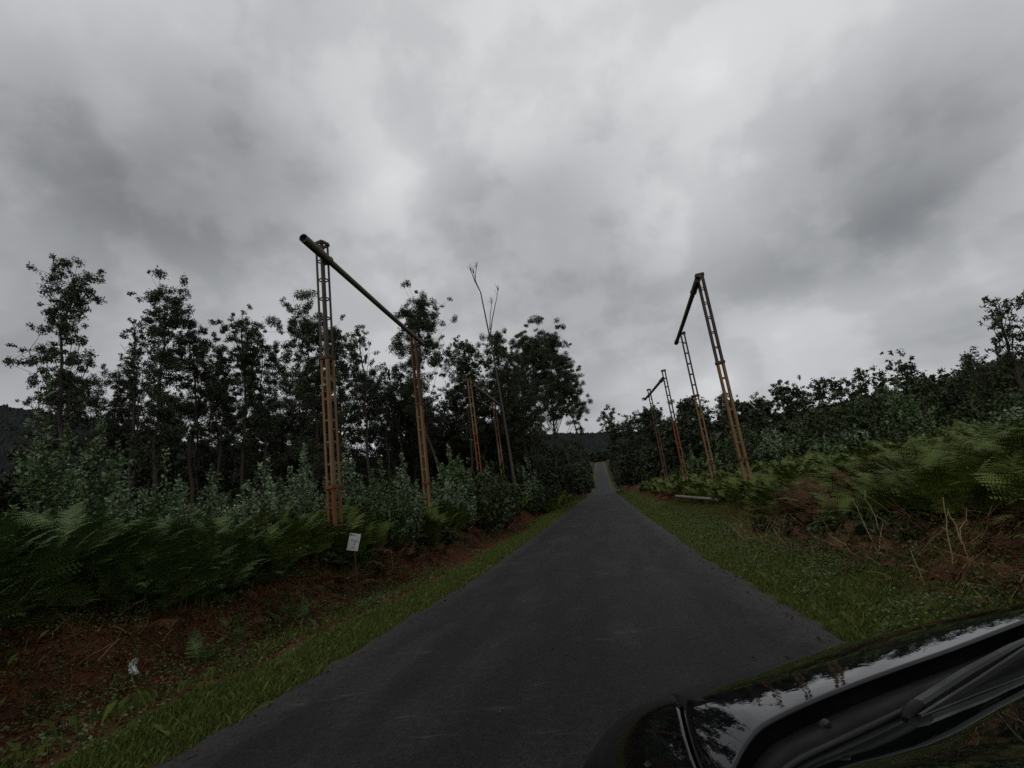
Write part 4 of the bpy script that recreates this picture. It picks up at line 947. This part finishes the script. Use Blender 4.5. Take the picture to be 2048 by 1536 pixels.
def build_litter():
    rng = np.random.default_rng(9); x, y = -6.96, 6.2; z = float(gz(x, y))
    n = 9; u, v = np.meshgrid(np.linspace(-1, 1, n), np.linspace(0, 1, n), indexing='ij')
    P = np.stack([u * .05 * (1 - .5 * v) + .03 * np.sin(v * 7), .04 * np.sin(u * 4 + v * 5), v * .22], -1) + rng.normal(0, .008, (n, n, 3))
    i = np.arange(n - 1)[:, None] * n; j = np.arange(n - 1)[None, :]
    mb = MB(); f = np.stack([i + j, i + n + j, i + n + j + 1, i + j + 1], -1).reshape(-1, 4); mb.add(P.reshape(-1, 3), f); mb.add(P.reshape(-1, 3) + np.array([0, .006, 0]), f[:, ::-1])
    o = mb.build('plastic_litter', plain_mat('torn_white_plastic', (.5, .5, .48), .5, .4, .2, 20)); o.location = (x, y, z); tag(o, 'torn scrap of white plastic caught on the left dirt bank', 'litter')
build_litter()

# ------------------------------------------------------------------ the parked black car the picture is taken beside
def build_car():
    yaw = math.radians(18)
    z0 = float(zroad(.5)) - .02
    root = empty('parked_car', (0, 0, z0), yaw);  tag(root, 'glossy black car with its bonnet, wiper and windscreen at the road edge', 'car')
    def car_mat(name, col, rough, ior=1.5, coat=0.0, spec=.5):
        m, t, p = new_mat(name); tc = t.n('ShaderNodeTexCoord'); n = t.noise(tc.outputs['Object'], 7.0, 4.0, .6)
        t.link(t.mix(n.outputs['Fac'], [c * .8 for c in col], [c * 1.2 for c in col]), p.inputs['Base Color'])
        t.link(t.ramp(n.outputs['Fac'], [(.35, rough), (.7, rough * 1.6 + .01)]), p.inputs['Roughness'])
        p.inputs['IOR'].default_value = ior; p.inputs['Specular IOR Level'].default_value = spec
        return m, t, p
    paint, t, p = car_mat('black_car_paint', (.004, .004, .005), .02, 1.48)
    b = t.n('ShaderNodeBump'); b.inputs['Strength'].default_value = .05; b.inputs['Distance'].default_value = .01
    t.link(t.noise(t.n('ShaderNodeTexCoord').outputs['Object'], 16.0, 3.0, .6).outputs['Fac'], b.inputs['Height']); t.link(b.outputs[0], p.inputs['Normal'])
    glass, t, p = car_mat('dark_windscreen_glass', (.004, .005, .005), .01, 1.5)
    plast = car_mat('grey_black_plastic', (.005, .005, .0055), .5, 1.45, 0, .2)[0]
    plast2 = car_mat('satin_grey_plastic', (.014, .014, .0145), .4, 1.45, 0, .35)[0]
    rubber = car_mat('black_rubber', (.006, .006, .007), .5)[0]
    tyre_m = plain_mat('tyre_rubber', (.02, .02, .02), .85, .2, .3, 20)
    alloy = plain_mat('alloy_rim', (.3, .3, .3), .35, .5, .15, 6, .9)
    lampg = plain_mat('lamp_lens', (.35, .36, .37), .08, .6, .2, 10)
    redl = plain_mat('tail_lamp', (.25, .01, .01), .15, .6, .2, 10)
    UC = 1.32
    def sy(u): return np.where(np.asarray(u) > UC, 2 * UC - np.asarray(u), u)
    cu_ = np.array([.40, .45, .5, .561, .648, .741, .855, .974, 1.113, 1.295, 1.617, 1.85, 2.0, 2.1, 2.17, 2.24]); cv_ = np.array([.93, 1.02, 1.075, 1.112, 1.155, 1.181, 1.203, 1.222, 1.24, 1.26, 1.309, 1.32, 1.30, 1.24, 1.13, .97])
    fu_ = np.array([.40, .452, .486, .525, .589, .666, .788, .937, 1.143, 1.369, 1.588, 1.798, 2.05, 2.16, 2.20, 2.24]); fv_ = np.array([1.52, 1.574, 1.593, 1.616, 1.636, 1.646, 1.672, 1.672, 1.689, 1.71, 1.715, 1.71, 1.69, 1.63, 1.58, 1.50])
    ud = np.linspace(.40, 2.24, 400)
    def smo(a, b):
        y = np.interp(ud, a, b); k = np.hanning(25); k /= k.sum(); yp = np.concatenate([2 * y[0] - y[12:0:-1], y, 2 * y[-1] - y[-2:-14:-1]])
        return np.convolve(yp, k, 'valid')
    cs_, fs_ = smo(cu_, cv_), smo(fu_, fv_)
    def vc(u): return np.interp(u, ud, cs_)
    def vf(u): return np.interp(u, ud, fs_)
    def roll(u): return np.clip((.67 - sy(u)) / .27, 0, 1) ** 2.2 * .13
    def zcf(u): return 1.19 + .03 * (np.asarray(u) - .5) - roll(u)
    def zprof(u, t):
        # t = 0 at the windscreen edge, 0.3 where the bonnet rolls over
        return zcf(u) - .2 * t - .67 * t ** 2 - .30 * np.clip(t - .42, 0, 1) ** 2
    def vv(u, t): return vc(u) + t * (vf(u) - vc(u)) / .3
    def ug(t): return np.interp(t, [-.2, 0, .09, .13, .184, .22, .3, .4, .8], [.415, .452, .503, .532, .574, .604, .65, .68, .72])
    GU = [.53, .61, .711, .812, 1.0, 1.27, 1.51, 2.11]; GW = [.07, .08, .094, .102, .094, .074, .062, .062]
    GP = np.polyfit(np.array(GU), np.array(GU) * 0 + GW, 4)
    def gvf(u): return vc(u) - np.maximum(.045, np.polyval(GP, np.clip(u, .53, 2.11)))
    def grid(mb, U, T, Z, flip=False):
        V = vv(U, T); P = np.stack([U, V, Z], -1); nx, ny = U.shape
        i = np.arange(nx - 1)[:, None] * ny; j = np.arange(ny - 1)[None, :]
        f = np.stack([i + j, i + ny + j, i + ny + j + 1, i + j + 1], -1).reshape(-1, 4); mb.add(P.reshape(-1, 3), f[:, ::-1] if flip else f)
    ts = np.concatenate([[0, .0012, .003, .006], np.linspace(.010, .62, 36)])
    W = np.concatenate([[0, .004], np.linspace(.012, .988, 60), [.996, 1]])
    T = np.repeat(ts[None, :], len(W), 0); G = ug(T) + .005; U = G + W[:, None] * (2 * UC - 2 * G); Z = zprof(U, T)
    Z[0] -= .03; Z[-1] -= .03; Z[:, 0] -= .010; Z[1] -= .003; Z[-2] -= .003; Z[:, 1] -= .0012
    mb = MB(); grid(mb, U, T, Z); mb.build('bonnet', paint, root, True)
    for side in (0, 1):
        mb = MB(); tf = np.concatenate([[-.16, -.08], ts[4:]]); w_ = np.concatenate([[0], np.linspace(0, 1, 14), [1.0]])
        T = np.repeat(tf[None, :], len(w_), 0); U = .40 + w_[:, None] * (ug(T) - .005 - .40); Z = zprof(U, np.maximum(T, 0) if False else T)
        Z[-1] -= .04; Z[0] = np.minimum(Z[1] - .2, .70)
        if side: U = 2 * UC - U
        grid(mb, U, T, Z, bool(side)); mb.build('front_wing', paint, root, True)
    # nose under the bonnet: bumper with grille and lamps
    us = np.linspace(.40, 2.24, 41); tn = np.full_like(us, .62); nv = vv(us, tn); nz = zprof(us, tn)
    def nose(z): return nv + .05 * np.sin(np.clip((nz - z) / .6, 0, 1) * np.pi)
    zs = np.linspace(0, 1, 12); P = np.stack([np.repeat(us[:, None], 12, 1), nv[:, None] + .10 * np.sin(zs * 2.6)[None, :], nz[:, None] - .004 + (.24 - nz[:, None]) * zs[None, :]], -1)
    i = np.arange(40)[:, None] * 12; j = np.arange(11)[None, :]; f = np.stack([i + j, i + 12 + j, i + 13 + j, i + j + 1], -1).reshape(-1, 4)
    mb = MB(); mb.add(P.reshape(-1, 3), f); mb.build('front_bumper', paint, root, True)
    vm = float(np.interp(UC, us, nv)); mb = MB()
    for k in range(4): mb.box((.85, vm + .02, .50 + .06 * k), (1.65, vm + .115 - .01 * k, .53 + .06 * k))
    mb.build('grille', plast, root)
    for u in (.78, 1.86):
        v = float(np.interp(u, us, nv)); mb = MB(); k = 14; a = np.arange(k) * 2 * np.pi / k
        mb.tube([[u, v - .12, .66], [u, v + .055, .65], [u, v + .075, .65]], [.12, .11, .06], 14); mb.build('headlight', lampg, root, True)
    # black trough under the bonnet edge, then the wiper cowl panel
    uu = np.linspace(.53, 2.11, 60); v1 = vc(uu); gv = gvf(uu); w_ = v1 - gv; zz = zcf(uu)
    rows = [(v1 + .10, -.045), (v1 + .10, -.12), (v1, -.12), (v1 - w_ * .10, -.050), (v1 - w_ * .17, -.036), (gv + w_ * .40, -.028), (gv + w_ * .12, -.026), (gv + w_ * .05, -.040)]
    P = np.stack([np.stack([uu, r_[0], zz + r_[1]], -1) for r_ in rows], 1); n = len(rows)
    i = np.arange(59)[:, None] * n; j = np.arange(n - 1)[None, :]; f = np.stack([i + j, i + j + 1, i + n + j + 1, i + n + j], -1).reshape(-1, 4)
    mb = MB(); mb.add(P.reshape(-1, 3), f); cowl = mb.build('cowl_panel', plast, root, True)
    mb = MB(); mb.tube([[.792, 1.150, 1.150], [.794, 1.146, 1.166], [.797, 1.139, 1.175], [.797, 1.130, 1.176]], [.014, .013, .010, .005], 12); mb.tube([[.792, 1.150, 1.148], [.792, 1.150, 1.154]], [.022, .02], 14); mb.build('washer_nozzle', rubber, cowl, True)
    # windscreen
    S_ = np.linspace(0, 1, 16); n = 40; uu = np.linspace(.45, 2.19, n); gv = gvf(uu)
    top_v = .08 - .08 * ((uu - UC) / .85) ** 2; ins = (1 - .03 * S_)[None, :]
    P = np.stack([UC + (uu - UC)[:, None] * ins, gv[:, None] + (top_v - gv)[:, None] * S_[None, :], (zcf(uu) - .042)[:, None] * (1 - S_)[None, :] + 1.60 * S_[None, :] + .03 * np.sin(np.pi * S_)[None, :]], -1)
    i = np.arange(n - 1)[:, None] * 16; j = np.arange(15)[None, :]; f = np.stack([i + j, i + j + 1, i + 17 + j, i + 16 + j], -1).reshape(-1, 4)
    mb = MB(); mb.add(P.reshape(-1, 3), f); ws = mb.build('windscreen', glass, root, True)
    mb = MB(); mb.tube(P[:, 0] + np.array([0, .004, .004]), .007, 6); mb.build('windscreen_seal', rubber, ws, True)
    # wiper: tapered cover, arm and blade
    def prism(mb, pts, wid, hgt):
        pts = np.array(pts, float); d = unit(np.gradient(pts, axis=0)); s = unit(np.cross(d, [0, 0, 1.0])); wid = np.broadcast_to(wid, (len(pts),))[:, None]; hgt = np.broadcast_to(hgt, (len(pts),))[:, None]; up = np.array([0, 0, 1.0])
        prof = [(-.5, 0), (-.5, .6), (-.28, 1), (.28, 1), (.5, .6), (.5, 0)]
        V = np.stack([pts + s * wid * a + up * hgt * b_ for a, b_ in prof], 1); m_ = 6; n_ = len(pts)
        i = np.arange(n_ - 1)[:, None] * m_; j = np.arange(m_)[None, :]; mb.add(V.reshape(-1, 3), np.stack([i + j, i + (j + 1) % m_, i + m_ + (j + 1) % m_, i + m_ + j], -1).reshape(-1, 4))
        mb.add(V[0], [[0, 1, 2, 3, 4, 5]]); mb.add(V[-1], [[5, 4, 3, 2, 1, 0]])
    wr = empty('wiper', (0, 0, 0), 0, root)
    mb = MB(); prism(mb, [[.935, 1.066, 1.178], [.955, 1.074, 1.186], [.995, 1.088, 1.190]], [.018, .028, .028], [.014, .018, .018]); mb.build('wiper_pivot', plast, wr, True)
    mb = MB(); prism(mb, [[.998, 1.089, 1.191], [1.2, 1.146, 1.199], [1.42, 1.206, 1.204], [1.52, 1.232, 1.204], [1.9, 1.30, 1.204]], [.026, .025, .021, .014, .010], [.016, .016, .013, .011, .009]); mb.build('wiper_arm', plast2, wr)
    mb = MB(); prism(mb, [[.955, 1.046, 1.180], [1.2, 1.112, 1.189], [1.5, 1.202, 1.196], [1.9, 1.272, 1.198]], [.012] * 4, [.022] * 4); mb.build('wiper_blade', rubber, wr)
    # cabin, sides, roof, wheels
    def shell(name, mat, rows, parent=root, smooth=True):
        rows = np.array(rows, float); a, b_ = rows.shape[:2]; i = np.arange(a - 1)[:, None] * b_; j = np.arange(b_ - 1)[None, :]
        mb = MB(); mb.add(rows.reshape(-1, 3), np.stack([i + j, i + b_ + j, i + b_ + j + 1, i + j + 1], -1).reshape(-1, 4)); return mb.build(name, mat, parent, smooth)
    roof = []
    for v, z, w_ in ((.08, 1.60, .84), (-.15, 1.635, .83), (-.6, 1.67, .80), (-1.5, 1.645, .77), (-2.1, 1.58, .73)):
        roof.append([[UC + s * w_, v - (.14 * s * s if v > .3 else 0), z - .05 * abs(s) ** 4] for s in np.linspace(-1, 1, 17)])
    shell('roof', paint, roof)
    for s in (-1, 1):
        X = lambda u: UC + s * u
        vs = [.80, .4, 0, -.6, -1.2, -1.8, -2.25, -2.4]
        shell('body_side', paint, [[[X(.86), v, .22], [X(.92), v, .42], [X(.925), v, .75], [X(.915), v, 1.0], [X(.86), v, 1.06]] for v in vs])
        shell('side_window', glass, [[[X(.875), v, 1.062], [X(.865), v * .7 + v2 * .3, 1.30], [X(w2), v2, 1.57]] for v, v2, w2 in ((.80, .02, .84), (.2, -.2, .83), (-.6, -.6, .80), (-1.4, -1.4, .77), (-2.2, -2.05, .73))])
        mb = MB(); mb.tube([[X(.875), .93, 1.055], [X(.86), .52, 1.31], [X(.845), .06, 1.575]], [.03, .028, .026], 8); mb.build('windscreen_pillar', paint, root, True)
        for v in (-.55,): 
            mb = MB(); mb.box((min(X(.925), X(.945)), v - .1, .86), (max(X(.925), X(.945)), v + .1, .885)); mb.build('door_handle', paint, root)
        for v in (1.28, -1.45):
            a = np.linspace(0, 2 * np.pi, 37); cx = X(.82)
            mb = MB(); pts = np.stack([np.full(37, cx), v + .255 * np.cos(a), .325 + .255 * np.sin(a)], -1); mb.tube(pts, .072, 10, caps=False); w = mb.build('wheel', tyre_m, root, True)
            mb = MB()
            for q in range(5):
                th = q * 2 * np.pi / 5; mb.tube([[cx + s * .05, v, .325], [cx + s * .055, v + .19 * np.cos(th), .325 + .19 * np.sin(th)]], [.035, .025], 6)
            mb.tube(np.stack([np.full(37, cx + s * .03), v + .19 * np.cos(a), .325 + .19 * np.sin(a)], -1), .02, 6, caps=False); mb.build('rim', alloy, w, True)
        mb = MB(); mb.box((min(X(.80), X(.90)), -2.43, .80), (max(X(.80), X(.90)), -2.39, 1.15)); mb.build('tail_light', redl, root)
    shell('tailgate', paint, [[[UC + s * .86, -2.4, z] for s in np.linspace(-1, 1, 9)] for z in (.22, .6, 1.06)] )
    shell('rear_window', glass, [[[UC + s * w_, v, z] for s in np.linspace(-1, 1, 9)] for z, v, w_ in ((1.062, -2.398, .84), (1.35, -2.27, .80), (1.57, -2.1, .72))])
    shell('underbody', plast, [[[UC - .85, v, .21], [UC + .85, v, .21]] for v in (1.8, 0, -2.38)])
build_car()
